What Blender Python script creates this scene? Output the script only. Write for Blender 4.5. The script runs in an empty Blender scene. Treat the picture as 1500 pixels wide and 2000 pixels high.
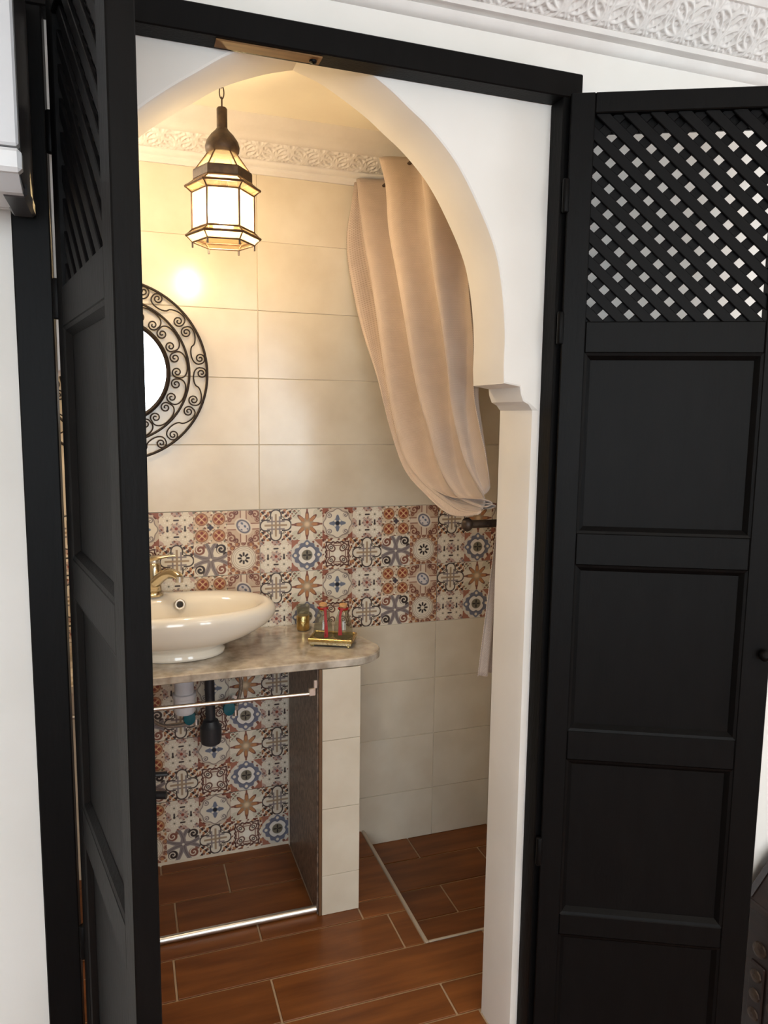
import bpy, bmesh, math, random
import numpy as np
from mathutils import Vector, Matrix

random.seed(7)
S = 0.1            # one working unit = one printed motif on the tiles = 10 cm
Z0 = 11.19         # working z of the bathroom floor (world z = 0)
sc = bpy.context.scene
COL = sc.collection
PI = math.pi


def W(x, y, z):
    return Vector((x * S, y * S, (z + Z0) * S))


# ------------------------------------------------------------------ camera
YAW, PITCH, ROLL, FPX = 0.3348, 0.1254, -0.0124, 1463.9
cy, sy, cp, sp = math.cos(YAW), math.sin(YAW), math.cos(PITCH), math.sin(PITCH)
fwd = Vector((sy * cp, cy * cp, -sp))
right = Vector((cy, -sy, 0))
down = fwd.cross(right)
r2 = math.cos(ROLL) * right + math.sin(ROLL) * down
d2 = -math.sin(ROLL) * right + math.cos(ROLL) * down
cam_d = bpy.data.cameras.new('camera')
cam_d.sensor_fit = 'HORIZONTAL'
cam_d.sensor_width = 36.0
cam_d.lens = FPX / 1500.0 * 36.0
cam_d.clip_start = 0.02
cam = bpy.data.objects.new('camera', cam_d)
COL.objects.link(cam)
M = Matrix((r2, -d2, -fwd)).transposed().to_4x4()
M.translation = W(-3.92, -22.9742, 2.8758)
cam.matrix_world = M
sc.camera = cam

# ------------------------------------------------------------------ world, lights, exposure
wd = bpy.data.worlds.new('world')
sc.world = wd
wd.use_nodes = True
bg = wd.node_tree.nodes['Background']
bg.inputs[0].default_value = (0.86, 0.93, 1.0, 1)
bg.inputs[1].default_value = 10.2


def area(name, loc, rot, sx, sy_, power, color, portal=False):
    l = bpy.data.lights.new(name, 'AREA')
    l.shape = 'RECTANGLE'
    l.size, l.size_y = sx, sy_
    l.energy = power
    l.color = color
    if portal:
        l.cycles.is_portal = True
    o = bpy.data.objects.new(name, l)
    COL.objects.link(o)
    o.location = loc
    o.rotation_euler = rot
    return o


YR = -46.0
# windows of the main room: two in the rear wall (x0, x1, z0, z1), one in the right wall (y0, y1, z0, z1)
WINS = [(-22.0, 1.0, -4.0, 11.0), (7.0, 14.0, -4.0, 10.0)]
for w_ in WINS:
    area('window_portal', W((w_[0] + w_[1]) / 2, YR - 1.5, (w_[2] + w_[3]) / 2), (PI / 2, 0, 0), (w_[1] - w_[0]) * S, (w_[3] - w_[2]) * S, 1, (1, 1, 1), True)
WIN2 = (-28.0, -13.0, -4.0, 6.5)   # window in the right wall (y0, y1, z0, z1)
XRR = 26.0
area('side_portal', W(XRR + 1.5, (WIN2[0] + WIN2[1]) / 2, (WIN2[2] + WIN2[3]) / 2), (PI / 2, 0, PI / 2),
     (WIN2[1] - WIN2[0]) * S, (WIN2[3] - WIN2[2]) * S, 1, (1, 1, 1), True)
area('room_warm_fill', W(6, -30, 11.0), (0, 0, 0), 0.5, 0.5, 16, (1.0, 0.82, 0.62))  # unseen warm fill, added to give the main room wall a cream tone
pl = bpy.data.lights.new('bathroom_wall_lamp', 'POINT')     # a second lamp of the bathroom, left of the mirror
pl.energy = 5.6
pl.color = (1.0, 0.85, 0.66)
pl.shadow_soft_size = 0.07
plo = bpy.data.objects.new('bathroom_wall_lamp', pl)
COL.objects.link(plo)
plo.location = W(-5.9, -3.0, 8.6)

vs = sc.view_settings
sc.display_settings.display_device = 'sRGB'
vs.view_transform = 'Standard'
vs.look = 'None'
vs.exposure = 0.0
vs.gamma = 1.0
vs.use_curve_mapping = False
sc.cycles.max_bounces = 10
sc.cycles.diffuse_bounces = 5
sc.cycles.transparent_max_bounces = 16
sc.cycles.caustics_reflective = False
sc.cycles.caustics_refractive = False
sc.cycles.sample_clamp_indirect = 6.0


# ------------------------------------------------------------------ materials
def lin(c):
    return tuple(((v / 255.0) / 12.92 if v / 255.0 <= 0.04045 else ((v / 255.0 + 0.055) / 1.055) ** 2.4) for v in c) + (1,)


def mat(name, col, rough=0.6, metal=0.0, col2=None, nscale=8.0, bump=0.0, bscale=60.0, spec=0.5, detail=4.0, stretch=None,
        coat=0.0, random_v=0.0, aniso=0):
    m = bpy.data.materials.new(name)
    m.use_nodes = True
    nt = m.node_tree
    b = nt.nodes['Principled BSDF']
    b.inputs['Roughness'].default_value = rough
    b.inputs['Metallic'].default_value = metal
    b.inputs['Specular IOR Level'].default_value = spec
    if coat:
        b.inputs['Coat Weight'].default_value = coat
        b.inputs['Coat Roughness'].default_value = 0.08
    tc = nt.nodes.new('ShaderNodeTexCoord')
    mp = nt.nodes.new('ShaderNodeMapping')
    nt.links.new(tc.outputs['Object'], mp.inputs['Vector'])
    if stretch:
        mp.inputs['Scale'].default_value = stretch
    n = nt.nodes.new('ShaderNodeTexNoise')
    n.inputs['Scale'].default_value = nscale
    n.inputs['Detail'].default_value = detail
    nt.links.new(mp.outputs['Vector'], n.inputs['Vector'])
    rp = nt.nodes.new('ShaderNodeValToRGB')
    rp.color_ramp.elements[0].position = 0.32
    rp.color_ramp.elements[1].position = 0.68
    rp.color_ramp.elements[0].color = lin(col)
    rp.color_ramp.elements[1].color = lin(col2 or tuple(min(255, v * 1.04 + 1) for v in col))
    nt.links.new(n.outputs['Fac'], rp.inputs['Fac'])
    out = rp.outputs['Color']
    if random_v:
        oi = nt.nodes.new('ShaderNodeObjectInfo')
        mr = nt.nodes.new('ShaderNodeMapRange')
        mr.inputs['To Min'].default_value = 1 - random_v
        mr.inputs['To Max'].default_value = 1 + random_v
        nt.links.new(oi.outputs['Random'], mr.inputs['Value'])
        hs = nt.nodes.new('ShaderNodeHueSaturation')
        nt.links.new(mr.outputs['Result'], hs.inputs['Value'])
        nt.links.new(out, hs.inputs['Color'])
        out = hs.outputs['Color']
        # shift the grain from piece to piece
        mul = nt.nodes.new('ShaderNodeMath')
        mul.operation = 'MULTIPLY'
        mul.inputs[1].default_value = 37.0
        nt.links.new(oi.outputs['Random'], mul.inputs[0])
        cx = nt.nodes.new('ShaderNodeCombineXYZ')
        for k in range(3):
            nt.links.new(mul.outputs[0], cx.inputs[k])
        nt.links.new(cx.outputs[0], mp.inputs['Location'])
    nt.links.new(out, b.inputs['Base Color'])
    if bump:
        n2 = nt.nodes.new('ShaderNodeTexNoise')
        n2.inputs['Scale'].default_value = bscale
        n2.inputs['Detail'].default_value = 3
        nt.links.new(mp.outputs['Vector'], n2.inputs['Vector'])
        bp = nt.nodes.new('ShaderNodeBump')
        bp.inputs['Strength'].default_value = bump
        bp.inputs['Distance'].default_value = 0.002
        nt.links.new(n2.outputs['Fac'], bp.inputs['Height'])
        nt.links.new(bp.outputs['Normal'], b.inputs['Normal'])
    return m


M_plaster = mat('white_plaster', (226, 222, 216), 0.75, col2=(233, 229, 224), nscale=5, bump=0.12, bscale=40)
M_carve = mat('carved_plaster', (222, 217, 213), 0.8, col2=(230, 226, 222), nscale=14, bump=0.1, bscale=90)
M_ceil = mat('ceiling_paint', (246, 239, 222), 0.8, nscale=4, bump=0.05)
M_room = mat('room_wall_paint', (226, 219, 208), 0.8, nscale=3, bump=0.08, bscale=50)
M_black = mat('black_wood_paint', (8, 7, 7), 0.5, col2=(11, 10, 10), nscale=18, bump=0.25, bscale=70, stretch=(3, 3, 0.6), spec=0.10)
M_black_lat = mat('black_lattice_paint', (8, 7, 8), 0.55, col2=(11, 10, 11), nscale=18, bump=0.15, bscale=70, spec=0.12)
M_tile = mat('beige_ceramic', (208, 196, 176), 0.21, col2=(218, 208, 190), nscale=9, bump=0.03, bscale=120, detail=6, random_v=0.02, spec=0.8)
M_grout = mat('pale_grout', (214, 202, 182), 0.85, nscale=30)
M_plank = mat('wood_look_tile', (104, 57, 23), 0.38, col2=(136, 81, 37), nscale=3.2, bump=0.1, bscale=40, detail=7, stretch=(1.1, 9, 9), random_v=0.10, spec=0.4)
M_fgrout = mat('floor_grout', (172, 148, 122), 0.8, nscale=30)
M_trim = mat('metal_edge_strip', (190, 176, 160), 0.4, nscale=20, metal=0.3)
M_marble = mat('cream_marble', (146, 134, 118), 0.14, col2=(214, 204, 190), nscale=22, detail=9, spec=0.55, coat=0.3)
M_speckle = mat('speckled_granite', (74, 60, 52), 0.4, col2=(146, 124, 108), nscale=110, detail=6, stretch=(1, 1, 0.6))
M_corner = mat('brown_corner_bead', (104, 76, 52), 0.45, nscale=20)
M_ceramic = mat('white_glazed_ceramic', (236, 230, 218), 0.07, nscale=3, spec=0.55, coat=0.4)
M_chrome = mat('chrome', (226, 223, 218), 0.33, 1.0, nscale=20)
M_faucet = mat('faucet_metal', (206, 194, 168), 0.16, 1.0, nscale=20)
M_iron = mat('wrought_iron', (42, 33, 28), 0.5, 0.5, nscale=60, bump=0.2, bscale=200)
M_mirror = mat('mirror_glass', (238, 238, 238), 0.01, 1.0, nscale=3)
M_bronze = mat('bronze', (52, 40, 33), 0.5, 0.4, col2=(78, 62, 48), nscale=60, bump=0.2, bscale=150)
M_brassline = mat('aged_brass_edge', (74, 52, 36), 0.5, 0.3, col2=(104, 76, 50), nscale=60)
M_brass = mat('polished_brass', (196, 172, 118), 0.24, 1.0, col2=(222, 190, 122), nscale=70, bump=0.5, bscale=220)
M_silver = mat('engraved_silver_brass', (176, 158, 120), 0.28, 1.0, col2=(214, 198, 160), nscale=160, bump=0.8, bscale=260)
M_curtain = mat('woven_curtain', (184, 165, 150), 0.5, col2=(194, 175, 160), nscale=30, bump=0.0, spec=0.35)
M_white_pl = mat('white_plastic', (222, 221, 222), 0.35, nscale=6)
M_grey_pl = mat('grey_plastic', (205, 204, 206), 0.4, nscale=6)
M_shade_pl = mat('shade_dark_plastic', (58, 56, 58), 0.4, nscale=6)  # shade put into the colour: air conditioner side, dark of the overflow hole
M_slot = mat('black_slot', (10, 9, 9), 0.7)
M_trap = mat('white_pipe', (206, 206, 212), 0.35, nscale=6)
M_pipe = mat('black_drain_pipe', (38, 38, 42), 0.45, col2=(52, 52, 56), nscale=10)
M_teal = mat('teal_tap_handle', (0, 84, 96), 0.25, nscale=10)
M_hose = mat('braided_hose', (128, 116, 104), 0.4, 0.6, col2=(166, 154, 142), nscale=180)
M_red = mat('red_ribbon', (150, 10, 8), 0.5, nscale=30)
M_cork = mat('cork', (176, 132, 84), 0.8, col2=(196, 152, 104), nscale=60)
M_chest = mat('dark_walnut', (24, 13, 10), 0.5, col2=(40, 23, 17), nscale=6, stretch=(8, 1, 8), bump=0.2, detail=6)
M_lock = mat('raw_wood', (112, 78, 40), 0.7, col2=(132, 94, 52), nscale=20, stretch=(1, 6, 6))
M_oak = mat('room_floor_tile', (120, 72, 40), 0.4, col2=(140, 88, 52), nscale=4)


def glass_mat(name, tint, diffuse=0.0, dcol=(255, 255, 255), rough=0.05):
    m = bpy.data.materials.new(name)
    m.use_nodes = True
    nt = m.node_tree
    for n in list(nt.nodes):
        nt.nodes.remove(n)
    o = nt.nodes.new('ShaderNodeOutputMaterial')
    t = nt.nodes.new('ShaderNodeBsdfTransparent')
    t.inputs[0].default_value = lin(tint)
    g = nt.nodes.new('ShaderNodeBsdfGlossy')
    g.inputs['Roughness'].default_value = rough
    lw = nt.nodes.new('ShaderNodeLayerWeight')
    pw = nt.nodes.new('ShaderNodeMath')
    pw.operation = 'POWER'
    pw.inputs[1].default_value = 4.0
    nt.links.new(lw.outputs['Facing'], pw.inputs[0])
    fr = nt.nodes.new('ShaderNodeMath')
    fr.operation = 'MULTIPLY_ADD'
    fr.inputs[1].default_value = 0.5
    fr.inputs[2].default_value = 0.045
    nt.links.new(pw.outputs[0], fr.inputs[0])
    mx = nt.nodes.new('ShaderNodeMixShader')
    last = t.outputs[0]
    if diffuse:
        d = nt.nodes.new('ShaderNodeBsdfTranslucent')
        d.inputs[0].default_value = lin(dcol)
        m2 = nt.nodes.new('ShaderNodeMixShader')
        m2.inputs[0].default_value = diffuse
        nt.links.new(t.outputs[0], m2.inputs[1])
        nt.links.new(d.outputs[0], m2.inputs[2])
        last = m2.outputs[0]
    nt.links.new(fr.outputs[0], mx.inputs[0])
    nt.links.new(last, mx.inputs[1])
    nt.links.new(g.outputs[0], mx.inputs[2])
    nt.links.new(mx.outputs[0], o.inputs[0])
    return m


M_pane = glass_mat('lantern_pane', (255, 246, 226), 0.10, (255, 236, 196), 0.1)
M_glass = glass_mat('clear_glass', (228, 232, 228), 0.17, (236, 230, 216), 0.04)
M_winglass = glass_mat('window_glass', (250, 252, 252))
M_bulb = bpy.data.materials.new('lamp_bulb')
M_bulb.use_nodes = True
_b = M_bulb.node_tree.nodes['Principled BSDF']
_b.inputs['Base Color'].default_value = (1, 1, 1, 1)
_b.inputs['Emission Color'].default_value = (1.0, 0.84, 0.60, 1)
_b.inputs['Emission Strength'].default_value = 350.0

# fabric: a woven check, as relief and colour
nt = M_curtain.node_tree
b_ = nt.nodes['Principled BSDF']
b_.inputs['Sheen Weight'].default_value = 0.25
uvn = nt.nodes.new('ShaderNodeUVMap')
mpw = nt.nodes.new('ShaderNodeMapping')
mpw.inputs['Scale'].default_value = (1, 1, 1)
nt.links.new(uvn.outputs[0], mpw.inputs[0])
ck = nt.nodes.new('ShaderNodeTexBrick')
ck.inputs['Scale'].default_value = 60
ck.inputs['Mortar Size'].default_value = 0.03
ck.inputs['Mortar Smooth'].default_value = 0.6
ck.offset = 0.5
ck.inputs['Brick Width'].default_value = 0.18
ck.inputs['Row Height'].default_value = 0.18
nt.links.new(mpw.outputs[0], ck.inputs['Vector'])
bpw = nt.nodes.new('ShaderNodeBump')
bpw.inputs['Strength'].default_value = 0.5
bpw.inputs['Distance'].default_value = 0.0012
bpw.invert = True
nt.links.new(ck.outputs['Fac'], bpw.inputs['Height'])
nt.links.new(bpw.outputs[0], b_.inputs['Normal'])
mxc = nt.nodes.new('ShaderNodeMix')
mxc.data_type = 'RGBA'
src = b_.inputs['Base Color'].links[0].from_socket
nt.links.new(ck.outputs['Fac'], mxc.inputs[0])
nt.links.new(src, mxc.inputs[6])
mxc.inputs[7].default_value = lin((164, 146, 132))
nt.links.new(mxc.outputs[2], b_.inputs['Base Color'])


# ------------------------------------------------------------------ printed tile motifs, drawn by formula
def draw_motifs(n=112):
    g = (np.arange(n) + 0.5) / n * 2 - 1
    X, Y = np.meshgrid(g, g)
    R = np.hypot(X, Y)
    T = np.arctan2(Y, X)
    AX, AY = np.abs(X), np.abs(Y)
    cream, rust, orange = (226, 215, 196), (140, 78, 58), (196, 128, 76)
    blue, dark, grey = (104, 116, 142), (56, 42, 40), (138, 126, 126)
    olive, tan, pink, maroon = (122, 116, 96), (172, 142, 110), (196, 160, 146), (110, 48, 38)

    def sm(d, w=0.02):
        return np.clip(0.5 - d / (2 * w), 0, 1)

    def new(c):
        return np.ones((n, n, 3)) * np.array(c, float)

    def put(im, a, c):
        im[:] = im * (1 - a[..., None]) + np.array(c, float) * a[..., None]

    def ring(im, cx, cy_, r, w, c):
        put(im, sm(np.abs(np.hypot(X - cx, Y - cy_) - r) - w), c)

    def dot(im, cx, cy_, r, c):
        put(im, sm(np.hypot(X - cx, Y - cy_) - r), c)

    def spiral(im, cx, cy_, r, c, flip=1, w=0.035):
        rr = np.hypot(X - cx, Y - cy_)
        tt = np.arctan2((Y - cy_) * flip, X - cx)
        ph = (rr / r * 1.4 - tt / (2 * PI)) % 1.0
        put(im, sm(np.minimum(ph, 1 - ph) * r / 1.4 - w) * sm(rr - r), c)

    def specks(im, cols, mask, k=9.0, seed=0):
        for i, c in enumerate(cols):
            v = np.sin(k * X + 1.3 * i + seed) * np.cos(k * Y - 0.7 * i + seed) + 0.5 * np.sin(k * 0.7 * (X - Y) + i * 2.1)
            put(im, sm(0.62 - v, 0.12) * mask, c)

    def caps(cx, cy_, hx, hy, ang=0.0):
        x, y = X - cx, Y - cy_
        u = x * math.cos(ang) + y * math.sin(ang)
        v = -x * math.sin(ang) + y * math.cos(ang)
        if hx > hy:
            qx = np.maximum(np.abs(u) - (hx - hy), 0)
            return np.hypot(qx, v) - hy
        qy = np.maximum(np.abs(v) - (hy - hx), 0)
        return np.hypot(u, qy) - hx

    def cross():
        im = new(cream)
        corner = sm(0.78 - R, 0.05) * (AX > 0.3) * (AY > 0.3)
        specks(im, (rust, dark, orange), (R > 0.72) * (AX > 0.2) * (AY > 0.2) * 1.0, 15)
        put(im, sm(np.abs(R - 0.66) - 0.03), olive)
        for d in (caps(0, 0, 0.33, 0.96), caps(0, 0, 0.96, 0.33)):
            put(im, sm(d), cream)
        for k in (-0.24, 0, 0.24):
            put(im, sm(np.abs(X - k) - 0.045) * sm(AY - 0.55), tan if k == 0 else grey)
            put(im, sm(np.abs(Y - k) - 0.045) * sm(AX - 0.55), tan if k == 0 else grey)
        put(im, sm(AX - 0.06) * sm(AY - 0.7), tan)
        put(im, sm(AY - 0.06) * sm(AX - 0.7), tan)
        for d, lim in ((caps(0, 0, 0.33, 0.96), AY), (caps(0, 0, 0.96, 0.33), AX)):
            put(im, sm(np.abs(d) - 0.035) * (lim > 0.38), dark)
        return im

    def star():
        im = new(cream)
        for sx_ in (-1, 1):
            for sy_ in (-1, 1):
                dot(im, sx_ * 0.68, sy_ * 0.68, 0.3, (206, 200, 178))
        specks(im, (rust, olive), ((AX + AY) > 1.35) * 1.0, 22)
        f = 0.55 + 0.28 * np.cos(8 * T) ** 1
        put(im, sm(R - f * 0.95 - 0.06, 0.03), maroon)
        put(im, sm(R - f * 0.95 + 0.04, 0.03), orange)
        put(im, sm(R - 0.34 - 0.09 * np.cos(8 * T + PI), 0.04), tan)
        put(im, sm(R - 0.16, 0.08), (222, 192, 150))
        for k in range(4):
            a = k * PI / 2
            put(im, sm(caps(0.82 * math.cos(a), 0.82 * math.sin(a), 0.16, 0.05, a)), rust)
        return im

    def medal():
        im = new((206, 190, 168))
        specks(im, (rust, maroon), (R > 1.0) * 1.0, 12)
        put(im, sm(1.22 - (AX + AY) * 0.80, 0.02), (160, 84, 62))
        f = 0.88 + 0.05 * np.cos(8 * T)
        put(im, sm(R - f), cream)
        put(im, sm(np.abs(R - f) - 0.028), (134, 116, 108))
        for sx_ in (-1, 1):
            for sy_ in (-1, 1):
                spiral(im, sx_ * 0.52, sy_ * 0.52, 0.17, (120, 108, 108), sx_ * sy_, 0.03)
        f2 = 0.30 + 0.24 * np.abs(np.cos(2 * T)) ** 6
        put(im, sm(R - f2), blue)
        for k in range(4):
            a = k * PI / 2 + PI / 4
            dot(im, 0.22 * math.cos(a), 0.22 * math.sin(a), 0.075, cream)
        dot(im, 0, 0, 0.13, (30, 34, 46))
        return im

    def small():
        im = new(cream)
        for i in (-1, 0, 1):
            for j in (-1, 0, 1):
                dot(im, i * 1.0, j * 1.0, 0.3, pink)
                specks(im, (rust, grey), sm(np.hypot(X - i, Y - j) - 0.38), 19, i + j)
        dot(im, 0, 0, 0.26, (206, 176, 158))
        specks(im, (pink, grey), sm(R - 0.3), 24)
        dot(im, 0, 0, 0.09, (160, 60, 44))
        for sx_ in (-1, 1):
            put(im, sm(caps(sx_ * 0.5, 0, 0.045, 0.16)), dark)
            put(im, sm(caps(0, sx_ * 0.5, 0.16, 0.045)), dark)
            dot(im, sx_ * 0.5, 0.12, 0.07, dark)
            for sy_ in (-1, 1):
                dot(im, sx_ * 0.5, sy_ * 0.5, 0.055, olive)
                for k in range(8):
                    a = k * PI / 4
                    dot(im, sx_ * 0.5 + 0.2 * math.cos(a), sy_ * 0.5 + 0.2 * math.sin(a), 0.045, (238, 232, 218))
        return im

    def orange_m():
        im = new((216, 190, 158))
        specks(im, (rust, olive, cream), np.ones_like(X), 16)
        for sx_ in (-1, 1):
            for sy_ in (-1, 1):
                cx, cy_ = sx_ * 0.5, sy_ * 0.5
                dot(im, cx, cy_, 0.42, (222, 198, 164))
                dot(im, cx, cy_, 0.36, orange)
                ring(im, cx, cy_, 0.36, 0.02, rust)
                for k in range(4):
                    a = k * PI / 2
                    dot(im, cx + 0.18 * math.cos(a), cy_ + 0.18 * math.sin(a), 0.09, (150, 52, 34))
                put(im, sm(np.abs(np.abs(X - cx) - np.abs(Y - cy_)) - 0.02) * sm(np.hypot(X - cx, Y - cy_) - 0.33), (238, 206, 160))
        put(im, sm(R - 0.10 - 0.08 * np.abs(np.cos(2 * T))), (70, 60, 76))
        return im

    def oval():
        im = new((206, 176, 148))
        for sx_ in (-1, 1):
            for sy_ in (-1, 1):
                spiral(im, sx_ * 0.72, sy_ * 0.72, 0.27, rust, sx_ * sy_, 0.05)
                spiral(im, sx_ * 0.45, sy_ * 0.85, 0.16, maroon, -sx_ * sy_, 0.04)
                spiral(im, sx_ * 0.85, sy_ * 0.42, 0.16, rust, -sx_ * sy_, 0.04)
        for a in (AX, AY):
            put(im, sm(a - 0.2), rust)
            put(im, sm(a - 0.15), (222, 200, 176))
        u = (X + Y) / math.sqrt(2)
        v = (X - Y) / math.sqrt(2)
        e = np.hypot(u / 0.6, v / 0.46)
        put(im, sm((e - 1) * 0.5), (224, 206, 184))
        put(im, sm((e - 0.8) * 0.5), (110, 106, 122))
        put(im, sm((e - 0.62) * 0.5), (214, 206, 206))
        specks(im, (blue,), sm((e - 0.55) * 0.5), 17)
        return im

    def blue_m():
        im = new((214, 206, 192))
        specks(im, (rust, cream), ((AX + AY) > 1.15) * 1.0, 11)
        put(im, sm(1.28 - (AX + AY) * 0.9, 0.03), (176, 104, 80))
        f = 0.84 + 0.07 * np.cos(4 * T) + 0.05 * np.cos(12 * T)
        put(im, sm(R - f), (106, 112, 136))
        for k in range(4):
            a = k * PI / 2
            dot(im, 0.74 * math.cos(a), 0.74 * math.sin(a), 0.1, cream)
        f3 = 0.6 - 0.12 * np.abs(np.cos(2 * T)) ** 10
        put(im, sm(R - f3), (230, 224, 214))
        put(im, sm(np.abs(R - f3) - 0.02), (80, 80, 100))
        dot(im, 0, 0, 0.34, olive)
        put(im, sm(R - 0.28 * np.abs(np.cos(2 * T)) ** 3), (40, 34, 32))
        return im

    def square():
        im = new(cream)
        specks(im, (rust, maroon, orange), ((np.maximum(AX, AY)) > 0.8) * 1.0, 13)
        d = np.maximum(AX, AY) - 0.74 + 0.03 * np.cos(18 * T)
        put(im, sm(d), cream)
        put(im, sm(np.abs(d) - 0.045), (84, 40, 32))
        for k in range(4):
            a = k * PI / 2 + PI / 4
            c = caps(0.56 * math.cos(a), 0.56 * math.sin(a), 0.26, 0.17, a)
            put(im, sm(np.abs(c) - 0.035), (96, 48, 38))
            put(im, sm(np.abs(caps(0.58 * math.cos(a), 0.58 * math.sin(a), 0.09, 0.07, a)) - 0.025), dark)
            a = k * PI / 2
            c = caps(0.6 * math.cos(a), 0.6 * math.sin(a), 0.07, 0.24, a)
            put(im, sm(np.abs(c) - 0.025), (120, 66, 52))
        put(im, sm(np.maximum(np.maximum(AX, AY), (AX + AY) * 0.72) - 0.24), (234, 228, 214))
        return im

    def xknot():
        im = new(cream)
        for sx_, sy_, c in ((-1, -1, rust), (1, 1, rust), (-1, 1, dark), (1, -1, dark)):
            spiral(im, sx_ * 0.62, sy_ * 0.62, 0.3, c, sx_ * sy_, 0.07)
            spiral(im, sx_ * 0.85, sy_ * 0.32, 0.14, c, 1, 0.05)
            spiral(im, sx_ * 0.32, sy_ * 0.85, 0.14, c, 1, 0.05)
        for sgn in (-1, 1):
            put(im, sm(np.abs(X - sgn * 0.34 * Y * np.abs(Y) - sgn * 0.05) - 0.13), grey)
            put(im, sm(np.abs(Y + sgn * 0.34 * X * np.abs(X) - sgn * 0.05) - 0.13), grey)
            put(im, sm(np.abs(X - sgn * 0.34 * Y * np.abs(Y) - sgn * 0.05) - 0.02), (104, 92, 94))
            put(im, sm(np.abs(Y + sgn * 0.34 * X * np.abs(X) - sgn * 0.05) - 0.02), (104, 92, 94))
        dot(im, 0, 0, 0.08, cream)
        return im

    def circle():
        im = new((218, 194, 166))
        for k in range(16):
            a = k * PI / 8
            spiral(im, 0.95 * math.cos(a) * 1.0, 0.95 * math.sin(a), 0.16, rust, 1, 0.05)
        specks(im, (rust, orange), (R > 0.86) * 1.0, 14)
        dot(im, 0, 0, 0.76, (226, 216, 196))
        ring(im, 0, 0, 0.74, 0.018, (140, 108, 86))
        ring(im, 0, 0, 0.64, 0.012, (160, 140, 120))
        ring(im, 0, 0, 0.52, 0.012, (176, 158, 136))
        for k in range(8):
            a = k * PI / 4
            put(im, sm(caps(0.25 * math.cos(a), 0.25 * math.sin(a), 0.12, 0.055, a)), (44, 32, 30))
        return im

    rows = [[cross(), star(), medal(), small(), orange_m(), oval()], [small(), blue_m(), square(), cross(), xknot(), circle()]]
    atlas = np.concatenate([np.concatenate(r, 1) for r in rows], 0)
    return np.clip(atlas / 255.0, 0, 1)


_at = draw_motifs()
_h, _w, _ = _at.shape
_img = bpy.data.images.new('tile_print', _w, _h)
_px = np.ones((_h, _w, 4), np.float32)
_px[..., :3] = (_at * 0.74 + 0.26 * _at.mean(-1, keepdims=True) * np.array([1.04, 1.0, 0.95]))[::-1] ** 1.02
_img.pixels.foreach_set(_px.ravel())
_img.update()
_img.pack()
M_print = mat('printed_ceramic', (220, 208, 190), 0.3, nscale=6, spec=0.45)
_nt = M_print.node_tree
_tx = _nt.nodes.new('ShaderNodeTexImage')
_tx.image = _img
_uv = _nt.nodes.new('ShaderNodeUVMap')
_nt.links.new(_uv.outputs[0], _tx.inputs[0])
_nt.links.new(_tx.outputs[0], _nt.nodes['Principled BSDF'].inputs['Base Color'])
MOTIF = {'cross': (0, 0), 'star': (1, 0), 'medal': (2, 0), 'small': (3, 0), 'orange': (4, 0), 'oval': (5, 0),
         'blue': (1, 1), 'square': (2, 1), 'knot': (4, 1), 'circle': (5, 1)}
ROW_A = ['cross', 'star', 'medal', 'small', 'orange', 'oval']
ROW_B = ['small', 'blue', 'square', 'cross', 'knot', 'circle']


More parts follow.
